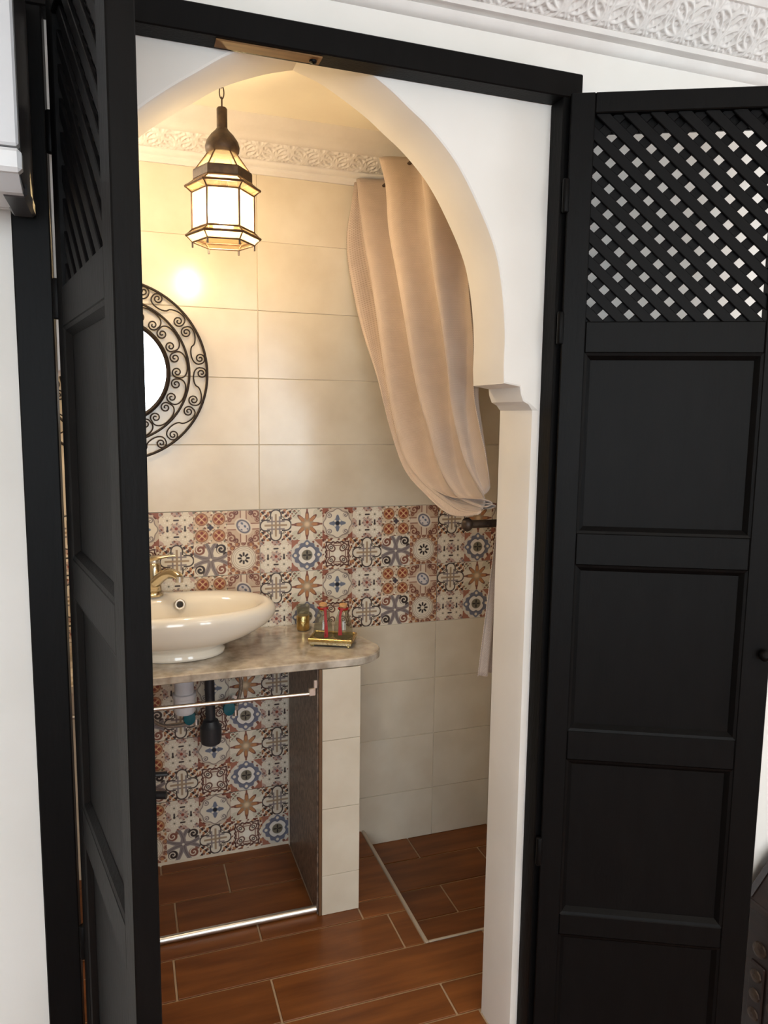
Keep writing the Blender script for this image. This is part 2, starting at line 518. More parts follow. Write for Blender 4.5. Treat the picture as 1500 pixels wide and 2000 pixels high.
# ------------------------------------------------------------------ mesh helpers (all in working units)
class MB:
    def __init__(self):
        self.v, self.f, self.uv = [], [], {}

    def add(self, vs_, fs_):
        n = len(self.v)
        self.v += [tuple(p) for p in vs_]
        self.f += [tuple(i + n for i in f) for f in fs_]
        return self

    def box(self, x0, x1, y0, y1, z0, z1, b=0.0):
        if b <= 0:
            vs_ = [(x, y, z) for z in (z0, z1) for y in (y0, y1) for x in (x0, x1)]
            return self.add(vs_, [(0, 2, 3, 1), (4, 5, 7, 6), (0, 1, 5, 4), (2, 6, 7, 3), (0, 4, 6, 2), (1, 3, 7, 5)])
        bm = bmesh.new()
        bmesh.ops.create_cube(bm, size=1)
        for v in bm.verts:
            v.co = Vector(((x0 + x1) / 2 + v.co.x * (x1 - x0), (y0 + y1) / 2 + v.co.y * (y1 - y0), (z0 + z1) / 2 + v.co.z * (z1 - z0)))
        bmesh.ops.bevel(bm, geom=list(bm.edges), offset=b, segments=1, affect='EDGES', profile=0.5)
        self.add([v.co[:] for v in bm.verts], [[v.index for v in f.verts] for f in bm.faces])
        bm.free()
        return self

    def prism(self, poly, axis, a0, a1):
        """poly in the plane across axis; axis 0=x 1=y 2=z"""
        def p3(u, v, a):
            return {0: (a, u, v), 1: (u, a, v), 2: (u, v, a)}[axis]
        n = len(poly)
        vs_ = [p3(u, v, a0) for u, v in poly] + [p3(u, v, a1) for u, v in poly]
        fs_ = [tuple(range(n)), tuple(range(2 * n - 1, n - 1, -1))] + [(i, i + n, (i + 1) % n + n, (i + 1) % n) for i in range(n)]
        return self.add(vs_, fs_)

    def tube(self, path, r, n=8, closed=False, cap=True, flat=None):
        P = [Vector(p) for p in path]
        m = len(P)
        rs = r if isinstance(r, (list, tuple)) else [r] * m
        vs_, prev = [], None
        for i in range(m):
            if closed:
                t = P[(i + 1) % m] - P[i - 1]
            else:
                t = P[min(i + 1, m - 1)] - P[max(i - 1, 0)]
            t.normalize()
            if prev is None:
                a = Vector((0, 0, 1)) if abs(t.z) < 0.9 else Vector((0, 1, 0))
                u = t.cross(a).normalized()
            else:
                u = (prev - t * prev.dot(t)).normalized()
            prev = u
            w = t.cross(u)
            for k in range(n):
                a = 2 * PI * k / n
                vs_.append(P[i] + (u * math.cos(a) + w * math.sin(a)) * rs[i])
        fs_ = []
        for i in range(m if closed else m - 1):
            j = (i + 1) % m
            for k in range(n):
                fs_.append((i * n + k, i * n + (k + 1) % n, j * n + (k + 1) % n, j * n + k))
        if cap and not closed:
            fs_.append(tuple(range(n - 1, -1, -1)))
            fs_.append(tuple((m - 1) * n + k for k in range(n)))
        return self.add(vs_, fs_)

    def loft(self, rings, cap0=True, cap1=True):
        n = len(rings[0])
        vs_ = [p for r in rings for p in r]
        fs_ = []
        for i in range(len(rings) - 1):
            for k in range(n):
                fs_.append((i * n + k, i * n + (k + 1) % n, (i + 1) * n + (k + 1) % n, (i + 1) * n + k))
        if cap0:
            fs_.append(tuple(range(n - 1, -1, -1)))
        if cap1:
            fs_.append(tuple((len(rings) - 1) * n + k for k in range(n)))
        return self.add(vs_, fs_)

    def lathe(self, prof, cx, cy_, n=24, ph=0.0, cap0=True, cap1=True):
        return self.loft([[(cx + r * math.cos(ph + 2 * PI * k / n), cy_ + r * math.sin(ph + 2 * PI * k / n), z) for k in range(n)] for r, z in prof], cap0, cap1)

    def mesh(self, name, material, origin=(0, 0, 0), world=True, smooth=False):
        me = bpy.data.meshes.new(name)
        ox, oy, oz = origin
        if world:
            vs_ = [((x - ox) * S, (y - oy) * S, (z - oz) * S) for x, y, z in self.v]
        else:
            vs_ = [(x * S, y * S, z * S) for x, y, z in self.v]
        me.from_pydata(vs_, [], self.f)
        bm = bmesh.new()
        bm.from_mesh(me)
        bmesh.ops.recalc_face_normals(bm, faces=bm.faces)
        bm.to_mesh(me)
        bm.free()
        if smooth:
            me.shade_smooth()
            if smooth is not True:
                me.set_sharp_from_angle(angle=smooth)
        me.materials.append(material)
        return me


ORG = {}      # object name -> origin in working units


def link(name, data, parent=None, origin=(0, 0, 0)):
    o = bpy.data.objects.new(name, data)
    COL.objects.link(o)
    if parent is not None:
        o.parent = parent
        po = ORG[parent.name]
        o.location = ((origin[0] - po[0]) * S, (origin[1] - po[1]) * S, (origin[2] - po[2]) * S)
    else:
        o.location = W(*origin)
    ORG[o.name] = origin
    return o


def obj(name, mb, material, parent=None, smooth=False, origin=None):
    if origin is None:
        origin = ORG[parent.name] if parent is not None else (0, 0, -Z0)
    return link(name, mb.mesh(name, material, origin, True, smooth), parent, origin)


def tag(o, label=None, cat=None, group=None, kind=None):
    for k, v in (('label', label), ('category', cat), ('group', group), ('kind', kind)):
        if v:
            o[k] = v
    return o


def thing(name, origin, label, cat, group=None):
    o = link(name, None, None, origin)
    return tag(o, label, cat, group)


def struct(name, mb, material, parent=None, smooth=False):
    o = obj(name, mb, material, parent, smooth)
    if parent is None:
        o['kind'] = 'structure'
    return o


def local_link(name, me, parent, loc=(0, 0, 0), rot=(0, 0, 0)):
    """part whose mesh is in the parent's own (rotated) frame, working units"""
    o = bpy.data.objects.new(name, me)
    COL.objects.link(o)
    o.parent = parent
    o.location = tuple(v * S for v in loc)
    o.rotation_euler = rot
    ORG[o.name] = (0, 0, 0)
    return o


A30 = math.radians(35)
ZC = 11.0          # bathroom ceiling
ZM = 11.75         # main room ceiling
YB, YF = -8.4, -9.75   # back and front of the arched wall
XL, XR = -6.6, 8.2     # bathroom side walls
ZS = -11.77        # sunken shower floor

# ------------------------------------------------------------------ the bathroom shell
wall_back = struct('wall_back', MB().box(XL - 1, XR + 1, 0.03, 1.2, -12.6, 12.6), M_grout)
wall_right = struct('wall_right', MB().box(XR + 0.12, XR + 1.1, YB, 0.13, -12.6, 12.6), M_grout)
wall_left = struct('wall_left', MB().box(XL - 1.1, XL, YB, 0.13, -12.6, 12.6), M_tile)
struct('ceiling', MB().box(XL - 1, XR + 1, YB, 0.5, ZC, ZC + 0.8), M_ceil)

G = 0.009      # half a grout joint
XS = [-6.6, -6, 0, 6, 8.2]
ZS_PL = [ZS, -10, -8, -6, -4]
ZS_UP = [0, 2, 4, 6, 8, 9.95]
_plain = {}


def wall_tile(x0, x1, z0, z1, y=0.0):
    key = (round(x1 - x0, 3), round(z1 - z0, 3))
    if key not in _plain:
        w, h = key
        _plain[key] = MB().box(-w / 2 + G, w / 2 - G, 0, 0.11, -h / 2 + G, h / 2 - G, 0.009).mesh('tile', M_tile, world=False)
    o = link('tile', _plain[key], wall_back, ((x0 + x1) / 2, y + random.uniform(-.004, .004), (z0 + z1) / 2))
    return o


def print_tile(x0, cols, rows, z1, clip=None, y=0.0, parent=None, zclip=None):
    """cols x rows motifs starting at the upper left corner (x0, z1); rows = list of lists of motif names"""
    nx, nz = len(rows[0]), len(rows)
    mb = MB()
    xs = [x0 + i for i in range(nx + 1)]
    zs = [z1 - j for j in range(nz + 1)]
    xs[0] += G
    xs[-1] -= G
    zs[0] -= G
    zs[-1] += G
    fr = [1.0] * nx
    if clip is not None:
        while len(xs) > 2 and xs[-2] >= clip:
            xs.pop()
        fr[len(xs) - 2] = (clip - xs[-2]) / 1.0
        xs[-1] = clip
    me_v, me_f, uvs = [], [], []
    for j in range(len(zs) - 1):
        for i in range(len(xs) - 1):
            n = len(me_v)
            me_v += [(xs[i], y, zs[j + 1]), (xs[i + 1], y, zs[j + 1]), (xs[i + 1], y, zs[j]), (xs[i], y, zs[j])]
            me_f.append((n, n + 1, n + 2, n + 3))
            mx, my = MOTIF[rows[j][i]]
            e = 0.01
            ua, ub = (mx + e) / 6, (mx + e + (1 - 2 * e) * fr[i]) / 6
            va, vb = 1 - (my + 1 - e) / 2, 1 - (my + e) / 2
            uvs += [(ua, va), (ub, va), (ub, vb), (ua, vb)]
    # sides and back
    n = len(me_v)
    a, b, c, d = xs[0], xs[-1], zs[-1], zs[0]
    me_v += [(a, y, c), (b, y, c), (b, y, d), (a, y, d), (a, y + .11, c), (b, y + .11, c), (b, y + .11, d), (a, y + .11, d)]
    for q in ((0, 4, 5, 1), (1, 5, 6, 2), (2, 6, 7, 3), (3, 7, 4, 0)):
        me_f.append(tuple(n + k for k in q))
        uvs += [(0.002, 0.998)] * 4
    ox, oz = (a + b) / 2, (c + d) / 2
    me = bpy.data.meshes.new('tile')
    me.from_pydata([((x - ox) * S, (yy - y) * S, (z - oz) * S) for x, yy, z in me_v], [], me_f)
    ul = me.uv_layers.new(name='UVMap')
    ul.data.foreach_set('uv', np.array(uvs, np.float32).ravel())
    me.materials.append(M_print)
    return link('tile', me, wall_back, (ox, y + random.uniform(-.003, .003), oz))


for zs in (ZS_PL, ZS_UP):
    for i in range(len(XS) - 1):
        for j in range(len(zs) - 1):
            if zs is ZS_PL and XS[i + 1] <= 0:
                continue                      # behind the vanity the wall is printed down to the floor
            x0 = 0.86 if (zs is ZS_PL and XS[i] == 0) else XS[i]
            wall_tile(x0, XS[i + 1], zs[j], zs[j + 1])
for z1 in (0, -2):                            # the printed band
    print_tile(-6, 6, [ROW_A, ROW_B], z1)
    print_tile(0, 6, [ROW_A, ROW_B], z1)
    print_tile(6, 2, [ROW_A[:3], ROW_B[:3]], z1, clip=8.17)
RA = ['oval', 'orange', 'small', 'medal', 'star', 'cross']
RB = ['circle', 'knot', 'cross', 'square', 'blue', 'small']
RC = ['small', 'circle', 'knot', 'cross', 'square', 'blue']
zt = -5.08
for rows in ([RA, RB], [RA, RB], [RA, RC]):
    print_tile(-5.0, 6, rows, zt, clip=0.86, y=0.0)
    zt -= 2
print_tile(-5.0, 6, [RB], -4.08, clip=0.86, y=0.0)
for z0, z1 in zip(ZS_PL + ZS_UP, (ZS_PL + [0])[1:] + ZS_UP[1:]):       # shower side wall, seen edge on behind the jamb
    for y0, y1 in ((-8.4, -6), (-6, 0)):
        if z1 - z0 > 0.3:
            me = MB().box(0, 0.11, -(y1 - y0) / 2 + G, (y1 - y0) / 2 - G, -(z1 - z0) / 2 + G, (z1 - z0) / 2 - G, 0.016).mesh('tile', M_tile, world=False)
            link('tile', me, wall_right, (XR, (y0 + y1) / 2, (z0 + z1) / 2))

# ------------------------------------------------------------------ floors
FT = 0.10
floor = struct('floor', MB().box(XL - 1, 3.42, YB - 1.35, 0.2, -13.0, -11.19 - 0.03), M_fgrout)
MB_ = MB().box(3.42, XR + 1, YB - 1.35, -5.78, -12.0, -11.19 - 0.03)
obj('mortar_bed', MB_, M_fgrout, floor)


def plank(x0, x1, y0, y1, z=-11.19):
    mb = MB().box(-(x1 - x0) / 2 + .026, (x1 - x0) / 2 - .026, -(y1 - y0) / 2 + .026, (y1 - y0) / 2 - .026, -FT, 0, 0.012)
    return link('plank', mb.mesh('plank', M_plank, world=False), floor if z > -11.5 else shower_floor,
                ((x0 + x1) / 2, (y0 + y1) / 2, z + random.uniform(-.004, .004)))


shower_floor = struct('floor_shower', MB().box(3.42, XR + 0.2, -5.78, 0.2, -12.6, ZS - 0.03), M_fgrout)
rows = [(-0.45, 0.10, [-6.6, -3.2, 0.9]), (-1.95, -0.45, [-6.6, -1.3, 0.9]), (-3.6, -1.95, [-6.6, -2.9, 0.9]),
        (-4.33, -3.6, [-6.6, -0.78, 2.1, 3.4]), (-5.78, -4.33, [-6.6, -3.08, 2.82, 3.4]),
        (-7.24, -5.78, [-6.7, -0.8, 5.1, 8.2]), (-8.3, -7.24, [-6.6, -2.7, 3.2, 8.2]),
        (-9.74, -8.3, [-5.4, 0.6, 3.76]),
        (-1.5, 0.10, [2.1, 3.4]), (-3.6, -1.5, [2.1, 3.4])]
for y0, y1, xs in rows:
    for i in range(len(xs) - 1):
        plank(xs[i], xs[i + 1], y0, y1)
for y0, y1, xs in [(-1.2, 0.12, [3.5, 5.1, 8.2]), (-2.75, -1.2, [3.5, 7.2, 8.2]), (-4.14, -2.75, [3.5, 5.15, 8.2]), (-5.72, -4.14, [3.5, 7.6, 8.2])]:
    for i in range(len(xs) - 1):
        plank(xs[i], xs[i + 1], y0, y1, ZS)
e_ = MB().box(3.4, 3.5, -5.8, 0.1, ZS, -11.17, 0.02)
trim_1 = struct('trim_1', e_, M_trim)
obj('front_strip', MB().box(3.5, XR, -5.8, -5.72, ZS, -11.17, 0.02), M_trim, trim_1)
ZR = -12.7        # the main room lies one step lower
struct('floor_room', MB().box(-25, 27, YR - 1, YF - 0.02, -13.2, ZR), M_oak)

# ------------------------------------------------------------------ the arched wall between the rooms
RIGHT = [(3.77, -11.19), (3.77, 3.05), (3.68, 3.16), (3.56, 3.22), (3.50, 3.36), (3.48, 3.50), (3.12, 3.56), (3.10, 3.9), (3.10, 4.5), (3.03, 5.2), (2.90, 5.85), (2.72, 6.32), (2.44, 6.84),
         (2.14, 7.32), (1.85, 7.68), (1.43, 8.07), (1.05, 8.34), (0.62, 8.64), (-0.15, 9.05), (-0.62, 9.2)]
LEFT = [(-0.75, 9.24), (-0.9, 9.2), (-1.37, 9.05), (-2.07, 8.74), (-2.58, 8.40), (-3.13, 8.01), (-3.62, 7.60), (-4.1, 7.05), (-4.4, 6.55), (-4.62, 6.0), (-4.76, 5.3), (-4.82, 4.5), (-4.82, 3.56),
        (-5.05, 3.50), (-5.08, 3.36), (-5.12, 3.22), (-5.26, 3.16), (-5.27, 3.05), (-5.27, -11.19)]


def smooth_arc(P, n=4):
    out_ = []
    for i in range(len(P) - 1):
        p0, p1, p2, p3 = (Vector(P[max(i - 1, 0)]), Vector(P[i]), Vector(P[i + 1]), Vector(P[min(i + 2, len(P) - 1)]))
        for k in range(n):
            t = k / n
            out_.append(tuple(0.5 * ((2 * p1) + (-p0 + p2) * t + (2 * p0 - 5 * p1 + 4 * p2 - p3) * t * t + (-p0 + 3 * p1 - 3 * p2 + p3) * t ** 3)))
    out_.append(tuple(P[-1]))
    return out_


RIGHT = RIGHT[:7] + smooth_arc(RIGHT[7:] + [LEFT[0]])[:-1]
LEFT = smooth_arc(LEFT[:12]) + LEFT[12:]
LOOP = RIGHT + LEFT


def off(i, d):
    x, z = LOOP[i]
    a = Vector(LOOP[max(i - 1, 0)])
    b = Vector(LOOP[min(i + 1, len(LOOP) - 1)])
    t = (b - a).normalized()
    return x + t.y * d, z - t.x * d


def arch_wall():
    bm = bmesh.new()
    nL = len(LOOP)
    chamf = []
    for i, (x, z) in enumerate(LOOP):
        chamf.append((0.13, 0.24) if z < 3.06 else (0.045, 0.05))
    rings = []
    for kind in range(4):
        ring = []
        for i, (x, z) in enumerate(LOOP):
            o, c = chamf[i]
            if kind == 0:
                p = (x, YB, z)
            elif kind == 1:
                p = (x, YF + c, z)
            elif kind == 2:
                q = off(i, o * 0.3)
                p = (q[0], YF + c * 0.3, z if z < -11 else q[1])
            else:
                q = off(i, o)
                p = (q[0], YF, z if z < -11 else q[1])
            ring.append(bm.verts.new(p))
        rings.append(ring)
    for a, b in zip(rings[:-1], rings[1:]):
        for i in range(nL - 1):
            bm.faces.new((a[i], a[i + 1], b[i + 1], b[i]))
    for ring, yy in ((rings[0], YB), (rings[3], YF)):
        outer = [bm.verts.new(p) for p in ((ring[0].co.x, yy, ZR), (26, yy, ZR), (26, yy, ZM + .6), (-24, yy, ZM + .6), (-24, yy, ZR), (ring[-1].co.x, yy, ZR))]
        edges = []
        cyc = list(reversed(ring)) + outer
        for i in range(len(cyc)):
            e = bm.edges.get((cyc[i], cyc[(i + 1) % len(cyc)])) or bm.edges.new((cyc[i], cyc[(i + 1) % len(cyc)]))
            edges.append(e)
        bmesh.ops.triangle_fill(bm, use_beauty=True, edges=edges)
    bmesh.ops.recalc_face_normals(bm, faces=bm.faces)
    mb = MB()
    bm.verts.index_update()
    mb.add([v.co[:] for v in bm.verts], [[v.index for v in f.verts] for f in bm.faces])
    bm.free()
    return mb


struct('wall_front', arch_wall(), M_plaster, smooth=math.radians(24))

# the main room around the camera
struct('wall_room_left', MB().box(-25, -24, YR, YF, ZR, ZM), M_room)
rw = MB().box(26, 27, YR, WIN2[0], ZR, ZM).box(26, 27, WIN2[1], YF, ZR, ZM)
rw.box(26, 27, WIN2[0], WIN2[1], ZR, WIN2[2]).box(26, 27, WIN2[0], WIN2[1], WIN2[3], ZM)
struct('wall_room_right', rw, M_room)
wf = MB().box(26.3, 26.9, WIN2[0], WIN2[0] + .5, WIN2[2], WIN2[3]).box(26.3, 26.9, WIN2[1] - .5, WIN2[1], WIN2[2], WIN2[3])
wf.box(26.3, 26.9, WIN2[0], WIN2[1], WIN2[2], WIN2[2] + .5).box(26.3, 26.9, WIN2[0], WIN2[1], WIN2[3] - .5, WIN2[3]).box(26.3, 26.9, -20.7, -20.3, WIN2[2], WIN2[3])
win2 = struct('window_2', wf, M_white_pl)
obj('pane', MB().box(26.56, 26.64, WIN2[0] + .5, WIN2[1] - .5, WIN2[2] + .5, WIN2[3] - .5), M_winglass, win2)
rear = MB()
xs = [-25, WINS[0][0], WINS[0][1], WINS[1][0], WINS[1][1], 27]
for i in (0, 2, 4):
    rear.box(xs[i], xs[i + 1], YR - 1, YR, ZR, ZM)
for w_ in WINS:
    rear.box(w_[0], w_[1], YR - 1, YR, ZR, w_[2]).box(w_[0], w_[1], YR - 1, YR, w_[3], ZM)
struct('wall_rear', rear, M_room)
for nm, (a, b, c, d) in zip(('window_1', 'window_3'), WINS):
    wf = MB().box(a, a + .5, YR - .9, YR - .3, c, d).box(b - .5, b, YR - .9, YR - .3, c, d)
    wf.box(a, b, YR - .9, YR - .3, c, c + .5).box(a, b, YR - .9, YR - .3, d - .5, d).box((a + b) / 2 - .2, (a + b) / 2 + .2, YR - .9, YR - .3, c, d)
    win = struct(nm, wf, M_white_pl)
    obj('pane', MB().box(a + .5, b - .5, YR - .64, YR - .56, c + .5, d - .5), M_winglass, win)
struct('ceiling_room', MB().box(-25, 27, YR - 1, YF, ZM, ZM + .8), M_room)


# ------------------------------------------------------------------ carved plaster cornices
def arabesque(u, v, seed=0):
    """height 0..1 of an interlaced relief; u along the band (period 1), v across (0..1)"""
    h = np.zeros_like(u)

    def line(d, w):
        return np.clip(1 - (d / w) ** 2, 0, 1)
    for k in (-1, 0, 1, 2):
        for cx, cz, r in ((0.0, -0.15, 0.62), (0.5, 1.15, 0.62), (0.25, 0.5, 0.30), (0.75, 0.5, 0.30), (0.0, 0.35, 0.42), (0.5, 0.65, 0.42)):
            d = np.abs(np.hypot((u % 1) - cx - k, (v - cz) * 0.9) - r)
            h = np.maximum(h, line(d, 0.045))
    # leaves and tendrils
    a = np.sin(2 * PI * (3 * u + 0.35 * np.sin(2 * PI * (u + v * 1.3)))) * np.cos(2 * PI * (2.6 * v + 0.3 * np.cos(2 * PI * 2 * u)))
    h = np.maximum(h, 0.75 * np.clip(1.6 * np.abs(a) - 0.45, 0, 1))
    a2 = np.sin(2 * PI * (5 * u - 2 * v)) * np.sin(2 * PI * (3 * v + 2 * u) + seed)
    h = np.maximum(h, 0.55 * np.clip(2 * a2 - 0.6, 0, 1))
    return h


def carved(x0, x1, pa, pb, depth, unit, nx, nv):
    """strip from line pa=(y,z) to pb, relief raised towards the room"""
    us = np.linspace(x0, x1, nx)
    vs_ = np.linspace(0, 1, nv)
    U, V = np.meshgrid(us, vs_)
    h = arabesque(U / unit, V) * depth
    edge = np.clip(np.minimum(V, 1 - V) * 12, 0, 1)
    h = h * edge
    d = np.array([pb[0] - pa[0], pb[1] - pa[1]])
    nrm = np.array([-abs(d[1]), -abs(d[0])])
    nrm = nrm / np.hypot(*nrm)
    Yv = pa[0] + d[0] * V + nrm[0] * h
    Zv = pa[1] + d[1] * V + nrm[1] * h
    verts = np.stack([U, Yv, Zv], -1).reshape(-1, 3)
    idx = np.arange(nx * nv).reshape(nv, nx)
    f = np.stack([idx[:-1, :-1], idx[:-1, 1:], idx[1:, 1:], idx[1:, :-1]], -1).reshape(-1, 4)
    mb = MB()
    mb.v = [tuple(p) for p in verts.tolist()]
    mb.f = [tuple(p) for p in f.tolist()]
    return mb


def profile_strip(x0, x1, pts):
    mb = MB()
    n = len(pts)
    vs_ = [(x0, y, z) for y, z in pts] + [(x1, y, z) for y, z in pts]
    mb.add(vs_, [(i, i + 1, i + 1 + n, i + n) for i in range(n - 1)])
    return mb


# main room cornice: two bead mouldings, a carved cove, a moulding and a second carved cove
y = YF
trim_2 = struct('trim_2', profile_strip(-24, 26, [(y, 9.86), (y - .09, 9.86), (y - .16, 9.92), (y - .19, 10.0), (y - .09, 10.03), (y - .09, 10.06), (y - .26, 10.08),
                                                  (y - .30, 10.16), (y - .27, 10.19), (y - .25, 10.19), (y - .25, 10.5), (y, 10.5)]), M_carve, smooth=math.radians(50))
obj('carved_band', carved(-2.0, 16, (y - .25, 10.17), (y - .98, 10.76), 0.065, 0.86, 1100, 46), M_carve, trim_2, smooth=True)
obj('moulding', profile_strip(-24, 26, [(y - .92, 10.74), (y - 1.04, 10.72), (y - 1.12, 10.80), (y - 1.10, 10.86), (y - 1.18, 10.88), (y - 1.24, 10.96), (y - 1.18, 11.0), (y - .9, 11.0)]), M_carve, trim_2, smooth=math.radians(50))
obj('upper_carved_band', carved(-2.0, 16, (y - 1.16, 10.98), (y - 1.95, 11.72), 0.065, 0.86, 900, 40), M_carve, trim_2, smooth=True)
# bathroom cornice
trim_3 = struct('trim_3', profile_strip(XL, XR, [(0.13, 9.88), (-.06, 9.88), (-.14, 9.98), (-.12, 10.06), (-.20, 10.10), (-.24, 10.18), (-.22, 10.24), (0.13, 10.24)]), M_carve, smooth=math.radians(50))
obj('carved_band', carved(XL, XR, (-.22, 10.22), (-.72, 10.58), 0.05, 0.9, 640, 26), M_carve, trim_3, smooth=True)
obj('moulding', profile_strip(XL, XR, [(-.68, 10.57), (-.78, 10.56), (-.86, 10.63), (-.98, 10.70), (-1.2, 10.76), (-1.42, 10.86), (-1.52, 11.0), (-.6, 11.05)]), M_carve, trim_3, smooth=math.radians(50))

# ------------------------------------------------------------------ the black door frame and the two leaves
YJ = -10.2
frame = struct('trim_4', MB().box(-5.40, 4.33, YJ, YF, 8.78, 9.22, 0.02), M_black)
obj('jamb', MB().box(3.93, 4.33, YJ, YF, ZR, 8.78, 0.02), M_black, frame)
obj('jamb', MB().box(-5.40, -4.87, YJ, YF, ZR, 8.78, 0.02), M_black, frame)
obj('strike_plate', MB().box(-2.35, -0.62, -10.12, -9.86, 8.755, 8.785, 0.005), M_lock, frame)
obj('bolt_catch', MB().lathe([(0.0, 8.70), (.06, 8.72), (.07, 8.78)], -0.75, -9.98, 10), M_black, frame)

TH = 0.30
SL, SR_ = 0.44, 3.68      # inner edges of the stiles


def slat_me(length, width, thick):
    return MB().box(-length / 2, length / 2, 0, thick, -width / 2, width / 2, 0.012).mesh('slat', M_black_lat, world=False)


def make_leaf(name, origin, ang, w, label):
    root = link(name, None, None, origin)
    root.rotation_euler = (0, 0, -math.radians(ang))
    root['kind'] = 'structure'
    root['label'] = label
    zb = origin[2]

    def part(nm, mb, m=M_black, smooth=False):
        mb.v = [(x, y_, z - zb) for x, y_, z in mb.v]
        return local_link(nm, mb.mesh(nm, m, world=False, smooth=smooth), root)
    part('stile', MB().box(0, SL, 0, TH, -11.08, 8.80, 0.018))
    part('stile', MB().box(SR_, w, 0, TH, -11.08, 8.80, 0.018))
    for z0, z1 in ((8.44, 8.80), (4.14, 4.72), (0.05, 0.68), (-3.97, -3.36), (-7.82, -7.36), (-11.08, -10.5)):
        part('rail', MB().box(SL, SR_, 0.004, TH - .004, z0, z1, 0.018))
    for z0, z1 in ((0.68, 4.14), (-3.36, 0.05), (-7.36, -3.97), (-10.5, -7.82)):
        mb = MB()
        mb.box(SL - .02, SR_ + .02, 0.12, 0.18, z0 - .02, z1 + .02)
        # bevelled moulding that runs round the panel
        a, c = 0.0, 0.13
        rings = [[(SL + a, 0.012, z0 + a), (SR_ - a, 0.012, z0 + a), (SR_ - a, 0.012, z1 - a), (SL + a, 0.012, z1 - a)],
                 [(SL + .05, 0.03, z0 + .05), (SR_ - .05, 0.03, z0 + .05), (SR_ - .05, 0.03, z1 - .05), (SL + .05, 0.03, z1 - .05)],
                 [(SL + c, 0.115, z0 + c), (SR_ - c, 0.115, z0 + c), (SR_ - c, 0.115, z1 - c), (SL + c, 0.115, z1 - c)]]
        mb.loft(rings, False, False)
        part('panel', mb)
    # lattice: two layers of crossed slats, each slat its own piece, cut to the opening
    x0, x1, z0, z1 = SL - .03, SR_ + .03, 4.70, 8.46
    pa, pb = 0.48, 0.456
    cx, cz = 0.52, 7.82
    for layer, sgn in ((0, -1), (1, 1)):
        # sgn=-1: slats falling to the right (in front); sgn=+1: rising to the right (behind)
        for k in range(-26, 27):
            # line (s-cx)/pa - sgn*(z-cz)/pb = k+.5
            pts = []
            for s_ in (x0, x1):
                z_ = cz + pb * ((s_ - cx) / pa - k - .5) / sgn
                if z0 <= z_ <= z1:
                    pts.append((s_, z_))
            for z_ in (z0, z1):
                s_ = cx + pa * (k + .5 + sgn * (z_ - cz) / pb)
                if x0 < s_ < x1:
                    pts.append((s_, z_))
            if len(pts) < 2:
                continue
            (a, b), (c, d) = pts[0], pts[1]
            L = math.hypot(c - a, d - b)
            if L < 0.25:
                continue
            an = math.atan2(d - b, c - a)
            yy = 0.07 + layer * 0.062
            local_link('slat', slat_me(L + .1, 0.187, 0.062), root, ((a + c) / 2, yy, (b + d) / 2 - zb), (0, -an, 0))
    part('lattice_backing', MB().box(SL, SR_, 0.2, TH - .02, 8.14, 8.46, 0.01))
    return root, part


HB = -11.08
d2_, part_r = make_leaf('door_2', (4.0, -10.34, HB), 26, 4.2, 'black panelled door leaf with lattice top, standing open at the right of the archway')
part_r('knob', MB().lathe([(.05, 0), (.05, .06), (.11, .10), (.12, .16), (.07, .21), (0.0, .22)], 0, 0, 14), M_black, True)
kn = [c for c in d2_.children if c.name.startswith('knob')][0]
# turn the lathe axis onto -y and set it on the closing stile
kn.data.transform(Matrix.Translation((0, 0, (HB) * S)))
kn.data.transform(Matrix.Rotation(PI / 2, 4, 'X'))
kn.location = (4.06 * S, 0, (-1.56 - HB) * S)
d1_, part_l = make_leaf('door_1', (-4.80, -10.32, HB), 78.6, 4.2, 'black panelled door leaf with lattice top seen nearly edge-on at the left of the archway')
for leaf, part_ in ((d1_, part_l), (d2_, part_r)):
    for zz in (7.0, 4.6, -6.0):
        part_('hinge', MB().lathe([(.055, zz - .3), (.065, zz - .28), (.065, zz + .28), (.055, zz + .3)], -.03, -.0, 10), M_black, True)

# ------------------------------------------------------------------ vanity: counter, pillar, rails
vanity_pillar = thing('vanity_pillar', (1.5, -1.9, -11.19), 'beige tiled pier carrying the right end of the marble counter', 'pillar')
obj('core', MB().box(0.98, 2.08, -3.72, -0.02, -11.19, -3.94), M_grout, vanity_pillar)
zp = [-11.19, -10, -8, -6, -3.95]
for a, b in zip(zp[:-1], zp[1:]):
    obj('tile', MB().box(1.02, 2.11, -3.85, -3.73, a + .005, b - .005, 0.008), M_tile, vanity_pillar)
    obj('tile', MB().box(2.085, 2.115, -3.70, -0.03, a + .012, b - .012, 0.008), M_tile, vanity_pillar)
obj('granite_lining', MB().box(0.90, 0.975, -3.74, -0.02, -11.19, -3.95), M_speckle, vanity_pillar)
obj('corner_bead', MB().box(0.93, 1.015, -3.84, -3.745, -11.19, -3.95, 0.01), M_corner, vanity_pillar)

# counter slab with a clipped, rounded right end
out = [(-6.55, -0.02), (-6.55, -3.84), (1.85, -3.84)]
for k in range(1, 12):                     # quarter-round end
    t = k / 12
    p0, p1, p2, p3 = Vector((1.85, -3.84)), Vector((2.5, -3.84)), Vector((2.98, -3.4)), Vector((2.96, -2.75))
    out.append(tuple(p0 * (1 - t) ** 3 + 3 * p1 * t * (1 - t) ** 2 + 3 * p2 * t * t * (1 - t) + p3 * t ** 3))
out += [(2.96, -2.75), (2.72, -1.75), (2.66, -0.02)]
ZT = -3.72
mbc = MB()
cxy = (sum(p[0] for p in out) / len(out), sum(p[1] for p in out) / len(out))


def inset(p, d):
    v = Vector((p[0] - cxy[0], p[1] - cxy[1]))
    return (p[0] - d * (1 if v.x > 0 else -1) * (abs(v.x) > 1), p[1] - d * (1 if v.y > 0 else -1))


